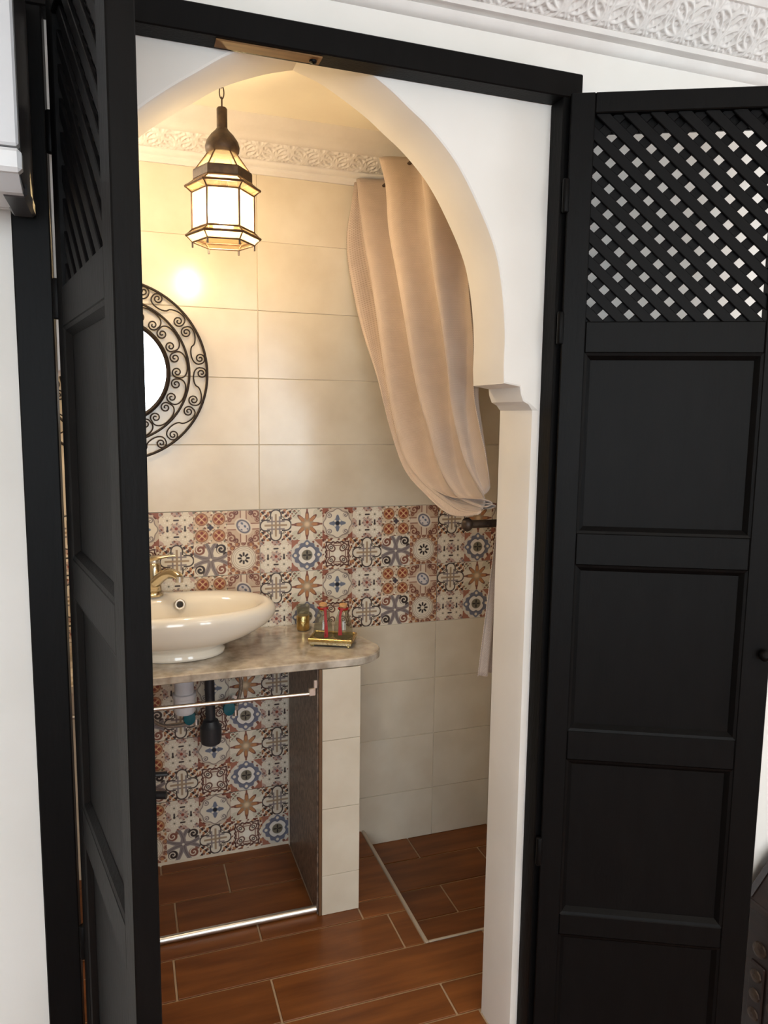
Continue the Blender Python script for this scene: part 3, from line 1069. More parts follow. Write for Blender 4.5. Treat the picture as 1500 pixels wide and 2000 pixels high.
rings = [[(*inset(p, .02), ZT - .22) for p in out], [(*p, ZT - .20) for p in out], [(*p, ZT - .03) for p in out], [(*inset(p, .03), ZT) for p in out]]
mbc.loft(rings)
ct = obj('countertop', mbc, M_marble, origin=(-1, -2, ZT - .22))
tag(ct, 'cream marble counter slab with rounded right end under the basin', 'countertop')

rail = obj('towel_rail', MB().tube([(-6.5, -3.72, -4.55), (0.70, -3.72, -4.64)], 0.055, 24), M_chrome, origin=(0, -3.72, -4.6), smooth=A30)
tag(rail, 'slim chrome rail across the opening just under the counter', 'rail')
obj('bracket', MB().box(0.66, 0.86, -3.78, -3.66, -4.70, -4.48, 0.02), M_chrome, rail)
obj('bracket_arm', MB().box(0.80, 0.90, -3.76, -3.68, -4.5, -4.26, 0.015), M_chrome, rail)
thr = obj('threshold_bar', MB().tube([(-6.5, -3.62, -11.09), (0.9, -3.62, -11.09)], [0.1, 0.1], 28), M_chrome, origin=(0, -3.62, -11.19), smooth=A30)
tag(thr, 'polished metal bar lying on the floor across the vanity opening', 'bar')

# ------------------------------------------------------------------ basin
BX, BY = -2.62, -1.88
basin = thing('wash_basin', (BX, BY, ZT), 'oval white ceramic vessel basin on the marble counter', 'basin')
N = 72


def oval_ring(a, b, z, yo=0.0, p=2.25, tilt=0.0):
    r = []
    for k in range(N):
        t = 2 * PI * k / N
        c, s_ = math.cos(t), math.sin(t)
        x = a * math.copysign(abs(c) ** (2 / p), c)
        yv = b * math.copysign(abs(s_) ** (2 / p), s_)
        r.append((BX + x, BY + yo + yv, z))
    return r


prof = [(1.18, .95, ZT + .0, 0), (1.26, 1.02, ZT + .03, 0), (1.26, 1.02, ZT + .10, 0), (1.18, .96, ZT + .20, 0), (1.24, 1.0, ZT + .28, 0), (1.62, 1.20, ZT + .40, 0),
        (2.10, 1.42, ZT + .58, 0), (2.48, 1.56, ZT + .80, 0), (2.68, 1.63, ZT + 1.00, 0), (2.72, 1.65, ZT + 1.14, 0), (2.68, 1.63, ZT + 1.26, 0), (2.58, 1.58, ZT + 1.35, 0), (2.44, 1.50, ZT + 1.385, 0),
        (2.30, 1.38, ZT + 1.36, -.05), (2.20, 1.27, ZT + 1.28, -.10), (2.10, 1.18, ZT + 1.10, -.12), (1.95, 1.08, ZT + .86, -.12), (1.6, .92, ZT + .60, -.12), (1.0, .6, ZT + .44, -.12), (.25, .2, ZT + .40, -.12)]
obj('bowl', MB().loft([oval_ring(a, b, z, yo) for a, b, z, yo in prof]), M_ceramic, basin, smooth=True)
# overflow ring set into the inner back wall
ov = (-2.5, -0.85, ZT + 1.13)
obj('overflow_ring', MB().tube([(ov[0] + .12 * math.cos(a), ov[1] - .085 + .3 * .12 * math.sin(a), ov[2] + .12 * math.sin(a)) for a in [2 * PI * k / 24 for k in range(24)]], .04, 8, closed=True), M_chrome, basin, smooth=True)
obj('overflow_hole', MB().loft([[(ov[0] + r * math.cos(2 * PI * k / 20), ov[1] + yy, ov[2] + r * math.sin(2 * PI * k / 20)) for k in range(20)] for r, yy in ((.095, .04), (.095, -.05))]), M_shade_pl, basin)
obj('drain', MB().lathe([(.2, ZT + .41), (.2, ZT + .43), (.05, ZT + .45)], BX, BY - .12, 20), M_chrome, basin, smooth=A30)

# faucet on the back deck of the basin
FX, FY, FZ = -3.2, -0.52, ZT + 1.37
faucet = thing('mixer_tap', (FX, FY, FZ), 'single-lever mixer tap standing on the back rim of the basin', 'tap')
obj('base', MB().lathe([(.27, FZ - .02), (.27, FZ + .03), (.23, FZ + .06), (.22, FZ + .09)], FX, FY, 24), M_faucet, faucet, smooth=A30)
obj('body', MB().loft([[(FX + dx + rx * math.cos(2 * PI * k / 24), FY + ry * math.sin(2 * PI * k / 24), FZ + z) for k in range(24)]
                       for dx, rx, ry, z in ((0, .22, .22, .05), (.0, .215, .215, .3), (.01, .20, .205, .55), (.02, .20, .20, .78), (.02, .18, .18, .9), (.02, .12, .12, .96))]), M_faucet, faucet, smooth=True)
sp_pts, sp_r = [], []
for k in range(15):
    t = k / 14
    sp_pts.append((FX + .05 + .62 * t, FY - .1 - 0.75 * t, FZ + .40 + .34 * math.sin(t * PI * .72)))
    sp_r.append(.17 - .05 * t)
spout = obj('spout', MB().tube(sp_pts, sp_r, 16), M_faucet, faucet, smooth=A30)
e = sp_pts[-1]
obj('aerator', MB().lathe([(.09, e[2] - .16), (.105, e[2] - .14), (.105, e[2] + .02)], e[0], e[1], 16), M_chrome, spout, smooth=A30)
obj('lever', MB().loft([[(FX + x + (0), FY + yv + w * math.cos(2 * PI * k / 12), FZ + z + h * math.sin(2 * PI * k / 12)) for k in range(12)]
                        for x, yv, z, w, h in ((-.18, .05, 1.02, .14, .07), (.0, .0, 1.08, .19, .09), (.2, -.08, 1.12, .15, .06), (.42, -.18, 1.16, .10, .04), (.6, -.26, 1.18, .07, .03))]), M_faucet, faucet, smooth=A30)
obj('cartridge', MB().lathe([(.13, FZ + .92), (.15, FZ + .98), (.13, FZ + 1.06)], FX + .02, FY, 18), M_chrome, faucet, smooth=A30)

# ------------------------------------------------------------------ plumbing under the counter
trap = thing('bottle_trap', (-2.5, -1.9, -5.5), 'white plastic bottle trap hanging below the basin', 'pipe')
obj('cup', MB().lathe([(.10, -5.52), (.26, -5.50), (.30, -5.42), (.30, -5.05), (.33, -5.03), (.33, -4.92), (.30, -4.90)], -2.5, -1.9, 24), M_trap, trap, smooth=A30)
obj('tailpiece', MB().lathe([(.27, -4.92), (.27, -4.2), (.31, -4.18), (.31, -3.96)], -2.5, -1.9, 24), M_trap, trap, smooth=A30)
dp = thing('drain_pipe', (-1.72, -0.9, -6.9), 'black upright drain pipe with a wide socket, right of the white trap', 'pipe')
obj('pipe', MB().tube([(-1.72, -.9, -3.96), (-1.68, -.9, -6.2)], .145, 16), M_pipe, dp, smooth=A30)
obj('socket', MB().lathe([(.20, -6.98), (.29, -6.92), (.32, -6.75), (.32, -6.42), (.27, -6.36), (.22, -6.22), (.16, -6.18)], -1.68, -.9, 24), M_pipe, dp, smooth=A30)
obj('cross_arm', MB().tube([(-2.24, -1.68, -4.25), (-2.0, -1.3, -4.2), (-1.72, -.95, -4.2)], .12, 12), M_pipe, dp, smooth=A30)


def valve(x, z, label, hook):
    v = thing('angle_valve', (x, -.5, z), label, 'valve', None)
    ring = lambda r, yy: [(x + r * math.cos(2 * PI * k / 18), yy, z + r * 1.25 * math.sin(2 * PI * k / 18)) for k in range(18)]
    obj('stem', MB().tube([(x + .2, -.0, z), (x + .2, -.75, z)], .07, 10), M_hose, v, smooth=A30)
    obj('handle', MB().loft([ring(.06, -.78), ring(.17, -.76), ring(.20, -.66), ring(.17, -.56), ring(.08, -.54)]), M_teal, v, smooth=A30)
    obj('outlet', MB().tube([(x + .2, -.6, z + .0), (x + .2, -.6, z - .28)], .08, 10), M_chrome, v, smooth=A30)
    obj('rosette', MB().tube([(x + .2, -.02, z), (x + .2, -.06, z)], .16, 16), M_chrome, v, smooth=A30)
    return v


valve(-2.28, -6.15, 'angle valve with a teal handle, between the white trap and the black pipe', 0)
valve(-1.10, -6.0, 'angle valve with a teal handle, right of the black drain pipe', 1)


def hose(name, pts, label):
    P = [Vector(p) for p in pts]
    path = []
    for i in range(len(P) - 1):
        p0, p1, p2, p3 = P[max(i - 1, 0)], P[i], P[i + 1], P[min(i + 2, len(P) - 1)]
        for k in range(8):
            t = k / 8
            path.append(0.5 * ((2 * p1) + (-p0 + p2) * t + (2 * p0 - 5 * p1 + 4 * p2 - p3) * t * t + (-p0 + 3 * p1 - 3 * p2 + p3) * t ** 3))
    path.append(P[-1])
    o = obj(name, MB().tube(path, .055, 8), M_hose, origin=tuple(P[-1]), smooth=A30)
    return tag(o, label, 'hose')


hose('braided_hose', [(-3.1, -1.2, -3.96), (-3.7, -1.2, -5.0), (-3.35, -.9, -6.0), (-2.8, -.7, -6.35), (-2.08, -.62, -6.3)], 'braided water hose looping left of the white trap')
hose('braided_hose', [(-1.3, -.9, -3.96), (-.9, -.7, -4.6), (-.72, -.62, -5.3), (-.90, -.62, -6.1)], 'braided water hose dropping to the valve right of the black pipe')
wt = thing('wall_tap', (-3.3, -.3, -8.0), 'grey metal wall tap low in the vanity opening beside the door leaf', 'tap')
obj('body', MB().tube([(-3.55, 0.0, -8.25), (-3.55, -.7, -8.25), (-3.5, -.85, -8.45), (-3.45, -.9, -8.75)], .16, 14), M_hose, wt, smooth=A30)
obj('handle', MB().loft([[(-3.5 + .0 + x, -.45 + .1 * math.cos(2 * PI * k / 10), -7.95 + z + .07 * math.sin(2 * PI * k / 10)) for k in range(10)] for x, z in ((-.2, 0), (.1, .04), (.55, .0))]), M_pipe, wt, smooth=A30)
obj('spout_cap', MB().tube([(-3.3, -.6, -8.5), (-3.0, -.7, -8.5)], .12, 12), M_pipe, wt, smooth=A30)

# ------------------------------------------------------------------ things on the counter
ta = math.radians(-27)
TX, TY = 1.72, -2.32
tray = link('brass_tray', None, None, (TX, TY, ZT))
tray.rotation_euler = (0, 0, ta)
tag(tray, 'engraved brass tray near the rounded end of the marble counter', 'tray')
hw, hd = .63, .42
mb = MB().box(-hw, hw, -hd, hd, .05, .16, .02)
local_link('body', mb.mesh('body', M_silver, world=False), tray)
for nm, bx in (('rim', (-hw - .02, hw + .02, -hd - .02, -hd + .04)), ('rim', (-hw - .02, hw + .02, hd - .04, hd + .02)), ('rim', (-hw - .02, -hw + .04, -hd, hd)), ('rim', (hw - .04, hw + .02, -hd, hd))):
    local_link(nm, MB().box(*bx, .14, .24, .02).mesh(nm, M_brass, world=False), tray)
for sx_ in (-1, 1):
    for sy_ in (-1, 1):
        local_link('foot', MB().lathe([(.04, 0), (.06, .02), (.05, .06)], sx_ * (hw - .1), sy_ * (hd - .08), 10).mesh('foot', M_brass, world=False), tray)


def bottle(lx, ly, label, ribbon_dx):
    c, s_ = math.cos(ta), math.sin(ta)
    x, yv, z = TX + lx * c - ly * s_, TY + lx * s_ + ly * c, ZT + .17
    r = thing('glass_bottle', (x, yv, z), label, 'bottle')
    obj('body', MB().lathe([(.24, z), (.285, z + .03), (.29, z + .12), (.27, z + .32), (.215, z + .56), (.15, z + .74), (.11, z + .84), (.13, z + .88)], x, yv, 20, cap1=False), M_glass, r, smooth=A30)
    obj('neck_band', MB().lathe([(.12, z + .80), (.135, z + .83), (.12, z + .86)], x, yv, 18), M_brass, r, smooth=A30)
    obj('stopper', MB().lathe([(.09, z + .84), (.10, z + .92), (.125, z + .94), (.115, z + 1.0), (.05, z + 1.03)], x, yv, 16), M_cork, r, smooth=A30)
    # ribbon tied round the neck, its end hanging down the front of the glass
    obj('ribbon_loop', MB().tube([(x + .135 * math.cos(a), yv + .135 * math.sin(a), z + .865) for a in [2 * PI * k / 16 for k in range(16)]], .03, 6, closed=True), M_red, r, smooth=True)
    pts = [(x + ribbon_dx * .5, yv - .17, z + .92), (x + ribbon_dx * .9, yv - .2, z + .7), (x + ribbon_dx, yv - .27, z + .4), (x + ribbon_dx, yv - .29, z + .05 + (.1 if ribbon_dx < -.1 else 0))]
    mbr = MB()
    ws = [.04, .035, .042, .06]
    rg = [[(p[0] - w, p[1], p[2]), (p[0] + w, p[1], p[2]), (p[0] + w, p[1] + .02, p[2]), (p[0] - w, p[1] + .02, p[2])] for p, w in zip(pts, ws)]
    mbr.loft(rg)
    obj('ribbon_tail', mbr, M_red, r)
    return r


bottle(-.30, .06, 'stoppered glass bottle with red ribbon, left one on the brass tray', .02)
bottle(.29, .10, 'stoppered glass bottle with red ribbon, right one on the brass tray', -.17)
gx, gy = 1.20, -0.72
cup = thing('tea_glass', (gx, gy, ZT), 'small glass with a gold patterned sleeve behind the tray, near the tiles', 'glass')
obj('glass', MB().lathe([(.15, ZT + .0), (.17, ZT + .03), (.19, ZT + .55), (.215, ZT + .78), (.2, ZT + .78), (.175, ZT + .55)], gx, gy, 20, cap1=False), M_glass, cup, smooth=A30)
obj('gold_sleeve', MB().lathe([(.185, ZT + .02), (.20, ZT + .05), (.205, ZT + .45), (.19, ZT + .48)], gx, gy, 20), M_brass, cup, smooth=A30)

# ------------------------------------------------------------------ mirror with wrought iron scrolls
MX, MZ, MY = -4.06, 4.1, -0.16
mirror = thing('round_mirror', (MX, MY, MZ), 'round wall mirror in a wide wrought iron scroll frame', 'mirror')


def circ(r, n=72, yy=MY):
    return [(MX + r * math.cos(2 * PI * k / n), yy, MZ + r * math.sin(2 * PI * k / n)) for k in range(n)]


obj('glass', MB().loft([circ(1.44, 72, MY + .03), circ(1.44, 72, MY - .01)]), M_mirror, mirror)
obj('inner_ring', MB().loft([circ(1.36, 72, MY + .06), circ(1.37, 72, MY - .05), circ(1.43, 72, MY - .08), circ(1.49, 72, MY - .05), circ(1.50, 72, MY + .06)], False, False), M_iron, mirror, smooth=A30)
obj('middle_ring', MB().tube(circ(2.02, 96), .034, 8, closed=True), M_iron, mirror, smooth=True)
obj('outer_ring', MB().tube(circ(2.53, 110), .036, 8, closed=True), M_iron, mirror, smooth=True)


def spiral_pts(cx, cz, r_out, a_out, turns, sgn, n=26):
    """from the outside point inwards"""
    out_ = []
    for k in range(n + 1):
        t = k / n
        r = r_out * (1 - t) ** 0.85 * 0.9 + r_out * 0.1
        a = a_out + sgn * turns * 2 * PI * t
        out_.append((cx + r * math.cos(a), cz + r * math.sin(a)))
    return out_


def bez(p0, p1, p2, p3, n=14):
    return [tuple(Vector(p0) * (1 - t) ** 3 + 3 * Vector(p1) * t * (1 - t) ** 2 + 3 * Vector(p2) * t * t * (1 - t) + Vector(p3) * t ** 3) for t in [k / n for k in range(n + 1)]]


# C scroll between inner and middle ring: local frame x tangential, z radial, centred on radius 1.75
half = math.radians(360 / 14 / 2)
tw = 1.78 * math.sin(half)
sr = .135
left_s = spiral_pts(-tw + sr + .06, 1.67, sr, PI, 1.6, -1)
left_s = spiral_pts(-tw * .52, 1.66, sr + .015, PI, 1.55, 1)
arc = bez(left_s[0], (-tw * 1.12, 1.86), (-tw * .6, 1.985), (0, 1.975))
cpath = list(reversed(left_s)) + arc[1:]
cpath = cpath + [(-x, z) for x, z in reversed(cpath[:-1])]
me_c = MB().tube([(x, 0, z) for x, z in cpath], .022, 6).mesh('scroll', M_iron, world=False, smooth=True)
for k in range(14):
    o = local_link('scroll', me_c, mirror, (0, 0, 0), (0, 2 * PI * (k + .22) / 14, 0))
# S scroll between middle and outer ring
tw2 = 2.27 * math.sin(math.radians(15))
sr2 = .15
a_ = spiral_pts(-tw2 + sr2 + .02, 2.33, sr2, -PI * .75, 1.6, -1)
b_s = spiral_pts(tw2 - sr2 - .02, 2.23, sr2, PI * .25, 1.6, -1)
mid = bez(a_[0], (-tw2 * .55, 2.02), (tw2 * .2, 2.5), b_s[0])
a_ = spiral_pts(-tw2 + sr2 + .03, 2.33, sr2, PI, 1.6, -1)
b_s = spiral_pts(tw2 - sr2 - .03, 2.23, sr2, 0, 1.6, -1)
mid = bez(a_[0], (-tw2 * 1.0, 1.98), (tw2 * .0, 2.14), (0, 2.27), 10) + bez((0, 2.27), (0, 2.40), (tw2 * 1.0, 2.60), b_s[0], 10)[1:]
spath = list(reversed(a_)) + mid[1:] + b_s[1:]
me_s = MB().tube([(x, 0, z) for x, z in spath], .022, 6).mesh('scroll', M_iron, world=False, smooth=True)
me_s2 = MB().tube([(-x, 0, z) for x, z in spath], .022, 6).mesh('scroll', M_iron, world=False, smooth=True)
for k in range(12):
    local_link('scroll', me_s if k % 2 else me_s2, mirror, (0, 0, 0), (0, 2 * PI * (k + .33) / 12, 0))

# ------------------------------------------------------------------ hanging lantern
LX, LY = -1.62, -5.0
lantern = thing('hanging_lantern', (LX, LY, 6.75), 'six-sided glass and bronze lantern lit warm, hanging on a chain in the archway', 'lantern')
PH = math.radians(-90 - 7.3 + 30) + math.radians(0)
HEX = [PH + k * PI / 3 for k in range(6)]


def hexr(R, z):
    return [(LX + R * math.cos(a), LY + R * math.sin(a), z) for a in HEX]


def hexloft(rs, cap0=False, cap1=False):
    return MB().loft([hexr(R, z) for R, z in rs], cap0, cap1)


obj('tube', MB().lathe([(.11, 9.20), (.118, 9.24), (.118, 9.66), (.10, 9.69)], LX, LY, 20), M_bronze, lantern, smooth=A30)
obj('dome', MB().lathe([(.118, 9.26), (.16, 9.20), (.26, 9.10), (.345, 8.98), (.385, 8.85), (.375, 8.76), (.33, 8.70), (.30, 8.70)], LX, LY, 24, cap0=False, cap1=False), M_bronze, lantern, smooth=A30)
obj('collar', hexloft([(.60, 8.34), (.645, 8.34), (.655, 8.30), (.655, 8.14), (.63, 8.12), (.60, 8.12)]), M_bronze, lantern)


def bars(name, R0, z0, R1, z1, r):
    a, b = hexr(R0, z0), hexr(R1, z1)
    for i in range(6):
        obj(name, MB().tube([a[i], b[i]], r, 6), M_brassline, lantern, smooth=A30)


def hoop(name, R, z, r):
    P = hexr(R, z)
    mb = MB()
    for i in range(6):
        mb.tube([P[i], P[(i + 1) % 6]], r, 6)
    obj(name, mb, M_brassline, lantern, smooth=A30)


def panes(name, R0, z0, R1, z1):
    a, b = hexr(R0, z0), hexr(R1, z1)
    for i in range(6):
        j = (i + 1) % 6
        vs4 = [Vector(p) for p in (a[i], a[j], b[j], b[i])]
        nrm = (vs4[1] - vs4[0]).cross(vs4[3] - vs4[0]).normalized() * 0.006
        obj(name, MB().loft([[tuple(p - nrm) for p in vs4], [tuple(p + nrm) for p in vs4]]), M_pane, lantern)


bars('upper_bar', .32, 8.72, .60, 8.34, .018)
panes('upper_pane', .31, 8.72, .59, 8.34)
panes('cornice_pane', .64, 8.10, .82, 7.97)
panes('flare_pane', .82, 7.96, .68, 7.84)
hoop('rim', .83, 7.965, .030)
hoop('rim', .685, 7.84, .020)
hoop('rim', .645, 8.11, .022)
bars('corner_bar', .69, 7.84, .69, 7.04, .024)
bars('flare_bar', .645, 8.10, .83, 7.965, .018)
bars('flare_bar', .83, 7.965, .69, 7.84, .018)
panes('side_pane', .68, 7.83, .68, 7.05)
hoop('rim', .69, 7.04, .022)
panes('base_pane', .68, 7.03, .82, 6.91)
panes('base_pane', .82, 6.90, .68, 6.76)
bars('base_bar', .69, 7.04, .83, 6.905, .018)
bars('base_bar', .83, 6.905, .69, 6.76, .018)
hoop('rim', .83, 6.905, .030)
hoop('rim', .69, 6.76, .020)
for p in hexr(.69, 6.76):
    obj('foot', MB().tube([(p[0], p[1], p[2]), (p[0], p[1], p[2] - .12)], .022, 6), M_bronze, lantern)
obj('socket', MB().lathe([(.10, 8.15), (.12, 7.95), (.11, 7.78), (.09, 7.78)], LX, LY, 14), M_bronze, lantern, smooth=A30)
obj('bulb', MB().lathe([(.08, 7.82), (.12, 7.74), (.20, 7.58), (.235, 7.45), (.22, 7.32), (.15, 7.23), (.03, 7.20)], LX, LY, 18), M_bulb, lantern, smooth=True)
# chain links up to the ceiling
zl, k = 9.66, 0
while zl < ZC - .05:
    ax = (1, 0) if k % 2 else (0, 1)
    pts = [(LX + .05 * math.cos(a) * ax[0], LY + .05 * math.cos(a) * ax[1], zl + .12 + .14 * math.sin(a)) for a in [2 * PI * j / 14 for j in range(14)]]
    obj('link', MB().tube(pts, .013, 6, closed=True), M_bronze, lantern, smooth=True)
    zl += .235
    k += 1
obj('ceiling_hook', MB().tube([(LX, LY, zl), (LX, LY, ZC)], .03, 8), M_bronze, lantern)

# ------------------------------------------------------------------ curtain, rod and tieback
rod = obj('curtain_rod', MB().tube([(3.7, 0.0, 9.78), (3.7, YB, 9.78)], .05, 12), M_bronze, origin=(3.7, -4.2, 9.78), smooth=A30)
tag(rod, 'thin bronze rod the shower curtain hangs from, under the ceiling', 'rod')


def strand(pts, n=60):
    P = [Vector(p) for p in pts]
    path = []
    for i in range(len(P) - 1):
        p0, p1, p2, p3 = P[max(i - 1, 0)], P[i], P[i + 1], P[min(i + 2, len(P) - 1)]
        for k in range(10):
            t = k / 10
            path.append(0.5 * ((2 * p1) + (-p0 + p2) * t + (2 * p0 - 5 * p1 + 4 * p2 - p3) * t * t + (-p0 + 3 * p1 - 3 * p2 + p3) * t ** 3))
    path.append(P[-1])
    L = [0]
    for a, b in zip(path[:-1], path[1:]):
        L.append(L[-1] + (b - a).length)
    out_, j = [], 0
    for k in range(n + 1):
        d = L[-1] * k / n
        while j < len(L) - 2 and L[j + 1] < d:
            j += 1
        t = (d - L[j]) / max(1e-6, L[j + 1] - L[j])
        out_.append(path[j].lerp(path[j + 1], min(1, max(0, t))))
    return out_


TIE = (3.55, -8.05, 0.95)
RG = [   # crests of the folds, from the rod to the tieback
    [(2.95, -.12, 9.95), (2.84, -.20, 9.3), (2.72, -.12, 8.0), (2.86, -.95, 5.85), (2.98, -2.4, 4.0), (3.08, -3.15, 2.7), (3.15, -4.2, 1.55), (3.22, -5.5, 1.0), (3.32, -6.9, .62), (3.5, -8.0, .75)],
    [(2.96, -.30, 10.0), (2.93, -1.2, 8.05), (2.95, -1.85, 6.85), (3.0, -2.4, 5.4), (3.05, -2.95, 4.0), (3.12, -3.55, 2.7), (3.2, -4.2, 1.8), (3.3, -5.2, 1.25), (3.5, -7.0, .75), (3.6, -8.0, .85)],
    [(3.0, -2.3, 10.0), (3.0, -2.9, 9.1), (3.0, -3.2, 7.9), (3.03, -3.75, 6.7), (3.06, -4.3, 5.5), (3.1, -4.8, 4.3), (3.15, -5.3, 3.3), (3.2, -5.8, 2.6), (3.3, -6.2, 1.75), (3.45, -6.9, 1.1), (3.6, -8.05, .9)],
    [(3.05, -5.0, 10.0), (3.02, -5.5, 8.6), (3.05, -5.85, 7.3), (3.08, -6.2, 6.2), (3.12, -6.65, 5.0), (3.18, -6.9, 4.0), (3.25, -7.0, 3.2), (3.32, -7.25, 2.45), (3.4, -7.6, 1.8), (3.58, -8.1, 1.2)],
    [(3.15, -7.5, 10.0), (3.2, -7.6, 8.0), (3.25, -7.7, 6.0), (3.35, -7.85, 4.6), (3.45, -7.75, 3.45), (3.5, -7.98, 2.7), (3.58, -8.2, 2.0), (3.66, -8.25, 1.4)],
]
NS = 64
ridge = [strand(r, NS) for r in RG]
rows_c = []
PER = 32
PLEAT = [(0, 0), (.055, .07), (.085, .25), (.10, .5), (.125, .75), (.18, .93), (.40, 1), (.65, .96), (.80, .75), (.86, .5), (.90, .25), (.945, .07), (1, 0)]
for k in range(NS + 1):
    t = k / NS
    row = []
    for i in range(len(ridge) - 1):
        a, b = ridge[i][k], ridge[i + 1][k]
        dep = min(1.0, 0.52 * (b - a).length) * (1 - 0.72 * t ** 3)
        for j in range(PER):
            # plan of one pleat: a rolled crest, a flat panel running back from it, then behind the next crest and forward again
            q = j / PER * (len(PLEAT) - 1)
            m0 = int(q)
            fy, fx = [PLEAT[m0][c] + (PLEAT[m0 + 1][c] - PLEAT[m0][c]) * (q - m0) for c in (0, 1)]
            p = a.lerp(b, fy)
            row.append(Vector((p.x + dep * fx, p.y + .012 * math.sin(j * .5 + 9 * t), p.z)))
    row.append(ridge[-1][k])
    rows_c.append(row)


def cloth(rows_, name, parent, origin):
    mb = MB()
    m = len(rows_[0])
    for r in rows_:
        mb.v += [tuple(p) for p in r]
    for k in range(len(rows_) - 1):
        for i in range(m - 1):
            mb.f.append((k * m + i, k * m + i + 1, (k + 1) * m + i + 1, (k + 1) * m + i))
    me = mb.mesh(name, M_curtain, origin, True, True)
    # cloth coordinates: across and down the fabric
    ul = me.uv_layers.new(name='UVMap')
    top = rows_[0]
    acc = [0.0]
    for a, b in zip(top[:-1], top[1:]):
        acc.append(acc[-1] + (b - a).length)
    dn = [0.0]
    for a, b in zip(rows_[:-1], rows_[1:]):
        dn.append(dn[-1] + (b[m // 2] - a[m // 2]).length)
    for lp in me.loops:
        vi = lp.vertex_index
        ul.data[lp.index].uv = (acc[vi % m] * S, dn[vi // m] * S)
    o = link(name, me, parent, origin)
    md = o.modifiers.new('thickness', 'SOLIDIFY')
    md.thickness = 0.0018
    md.offset = 0
    return o


curtain = thing('shower_curtain', (3.4, -4.2, 9.9), 'beige woven shower curtain tied back beside the arch jamb', 'curtain')
cloth(rows_c, 'drape', curtain, ORG[curtain.name])
# the gathered swags that rest on the hook, then the hanging tail
for i, (ya, za, zlow, x0) in enumerate(((-4.4, 1.5, 1.02, 3.30), (-5.4, 1.2, .92, 3.40))):
    rows_s = []
    for k in range(31):
        t = k / 30
        row = []
        for j in range(15):
            s_ = j / 14
            z = za + (zlow - za) * math.sin(PI * .5 * min(1, t / .62)) + .34 * max(0, t - .62) ** 1.2 - (.34 - .12 * i) * s_ * (1 - .45 * t)
            row.append(Vector((x0 + .22 * t + .18 * math.sin(PI * s_) + .1 * s_, ya + t * (-8.2 - ya), z)))
        rows_s.append(row)
    cloth(rows_s, 'swag', curtain, ORG[curtain.name])
rows_t = []
for k in range(33):
    t = k / 32
    row = []
    for j in range(41):
        s_ = j / 40
        xl = 3.98 - .36 * t
        row.append(Vector((xl + s_ * .9, -8.05 + .45 * s_ + .09 * math.sin(s_ * 17 + .6) * (.4 + .6 * t), .55 - 3.55 * t - .06 * s_)))
    rows_t.append(row)
cloth(rows_t, 'tail', curtain, ORG[curtain.name])

tie = thing('tieback_hook', (5.15, YB, .44), 'bronze tieback hook with round knob holding the gathered curtain', 'hook')
obj('arm', MB().tube([(5.15, YB, .44), (5.15, -7.5, .44), (4.98, -7.35, .44), (3.56, -7.35, .44)], .095, 12), M_bronze, tie, smooth=A30)
obj('wall_plate', MB().tube([(5.15, YB, .44), (5.15, YB + .08, .44)], .28, 20), M_bronze, tie, smooth=A30)
bl = []
for k in range(9):
    a = PI * k / 8
    bl.append([(3.58 - .13 * math.cos(a) - .02, -7.35 + (.165 * math.sin(a) + .002) * math.cos(2 * PI * j / 18), .44 + (.165 * math.sin(a) + .002) * math.sin(2 * PI * j / 18)) for j in range(18)])
obj('knob', MB().loft(bl), M_bronze, tie, smooth=A30)

# ------------------------------------------------------------------ air conditioner at the upper left
ac = thing('air_conditioner', (-9, -11.1, 5.6), 'white wall air conditioner at the upper left, over the door frame', 'air conditioner')
AX0, AX1 = -13.0, -5.06
obj('front_panel', MB().box(AX0, AX1, -12.05, -11.85, 6.22, 8.7, 0.03), M_grey_pl, ac)
obj('trim_band', MB().box(AX0, AX1 + .03, -12.08, -11.85, 5.90, 6.19, 0.05), M_white_pl, ac)
mb = MB().prism([(-11.85, 5.92), (-11.85, 8.7), (-10.30, 8.7), (-10.30, 5.92), (-11.2, 5.80)], 0, AX0, AX1)
obj('housing', mb, M_shade_pl, ac)  # side coloured dark for the shadow of the left door leaf
mb = MB().prism([(-12.02, 5.92), (-11.4, 5.95), (-10.32, 5.95), (-10.32, 5.86), (-10.9, 5.74), (-11.6, 5.76)], 0, AX0, AX1 - .02)
obj('underside', mb, M_grey_pl, ac)
obj('louvre_slot', MB().prism([(-11.83, 5.80), (-11.5, 5.735), (-11.5, 5.77), (-11.83, 5.83)], 0, AX0 + .5, AX1 - .52), M_slot, ac)
obj('end_cap', MB().box(AX1 - .3, AX1 + .02, -11.5, -10.34, 5.74, 5.95, 0.04), M_shade_pl, ac)  # same leaf shadow held in the dark colour
obj('back_plate', MB().box(AX0 + .2, AX1 - .02, -10.30, -10.21, 5.86, 8.7), M_grey_pl, ac)

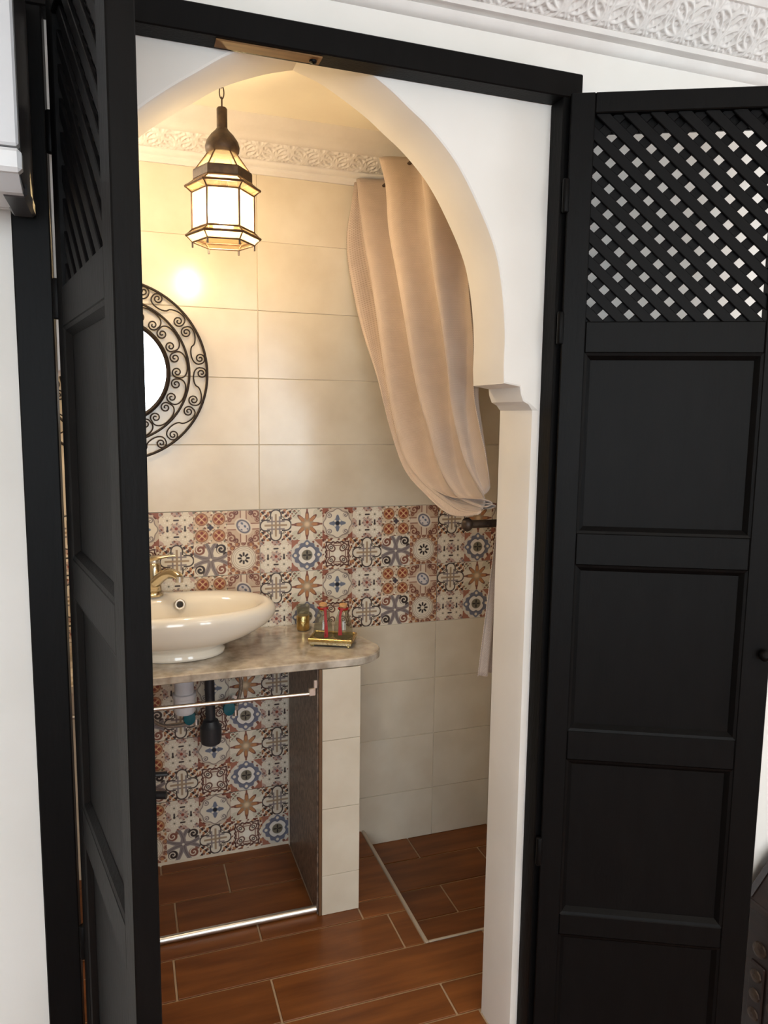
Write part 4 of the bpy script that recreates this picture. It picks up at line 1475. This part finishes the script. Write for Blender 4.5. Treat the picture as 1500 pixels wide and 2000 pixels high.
# ------------------------------------------------------------------ trunk behind the right leaf
tr = thing('wooden_trunk', (12, -11.5, ZR), 'dark carved wooden trunk with hipped lid behind the right door leaf', 'trunk')
x0, x1, y0, y1 = 9.95, 15.4, -13.4, -10.0
obj('box', MB().box(x0 + .1, x1 - .1, y0 + .1, y1 - .05, -12.45, -8.62, 0.03), M_chest, tr)
obj('lid_rim', MB().box(x0, x1, y0, y1, -8.68, -8.46, 0.03), M_chest, tr)
mb = MB()
mb.loft([[(x0 + .06, y0 + .06, -8.46), (x1 - .06, y0 + .06, -8.46), (x1 - .06, y1 - .02, -8.46), (x0 + .06, y1 - .02, -8.46)],
         [(x0 + .85, y0 + .8, -7.30), (x1 - .85, y0 + .8, -7.30), (x1 - .85, y1 - .1, -7.30), (x0 + .85, y1 - .1, -7.30)]])
lid = obj('lid', mb, M_chest, tr)
for (p, q) in (((x0 + .06, y1 - .05, -8.42), (x0 + .85, y1 - .15, -7.27)), ((x0 + .06, y0 + .06, -8.42), (x0 + .85, y0 + .8, -7.27))):
    obj('lid_batten', MB().tube([p, q], .09, 4), M_chest, lid)
for k in range(6):
    yy = y1 - .45 - k * .52
    obj('brass_boss', MB().loft([[(x0 + .1 - d, yy + r * math.cos(2 * PI * j / 12), -9.6 + r * math.sin(2 * PI * j / 12)) for j in range(12)] for d, r in ((0, .2), (.04, .19), (.09, .08))]), M_bronze, tr)
    cpn = obj('carved_panel', MB().box(x0 + .04, x0 + .12, yy - .22, yy + .22, -12.3, -9.95, 0.03), M_chest, tr)
    # carved rosettes on the panel, catching the light
    for m in range(4):
        zz = -10.25 - m * .5
        obj('rosette', MB().loft([[(x0 + .05 - d, yy + r * math.cos(2 * PI * j / 10), zz + r * math.sin(2 * PI * j / 10)) for j in range(10)] for d, r in ((0, .17), (.04, .15), (.06, .06))]), M_bronze, cpn)
for yy in (y0 + .3, y1 - .3):
    for xx in (x0 + .3, x1 - .3):
        obj('foot', MB().box(xx - .18, xx + .18, yy - .18, yy + .18, ZR, -12.45, 0.02), M_chest, tr)
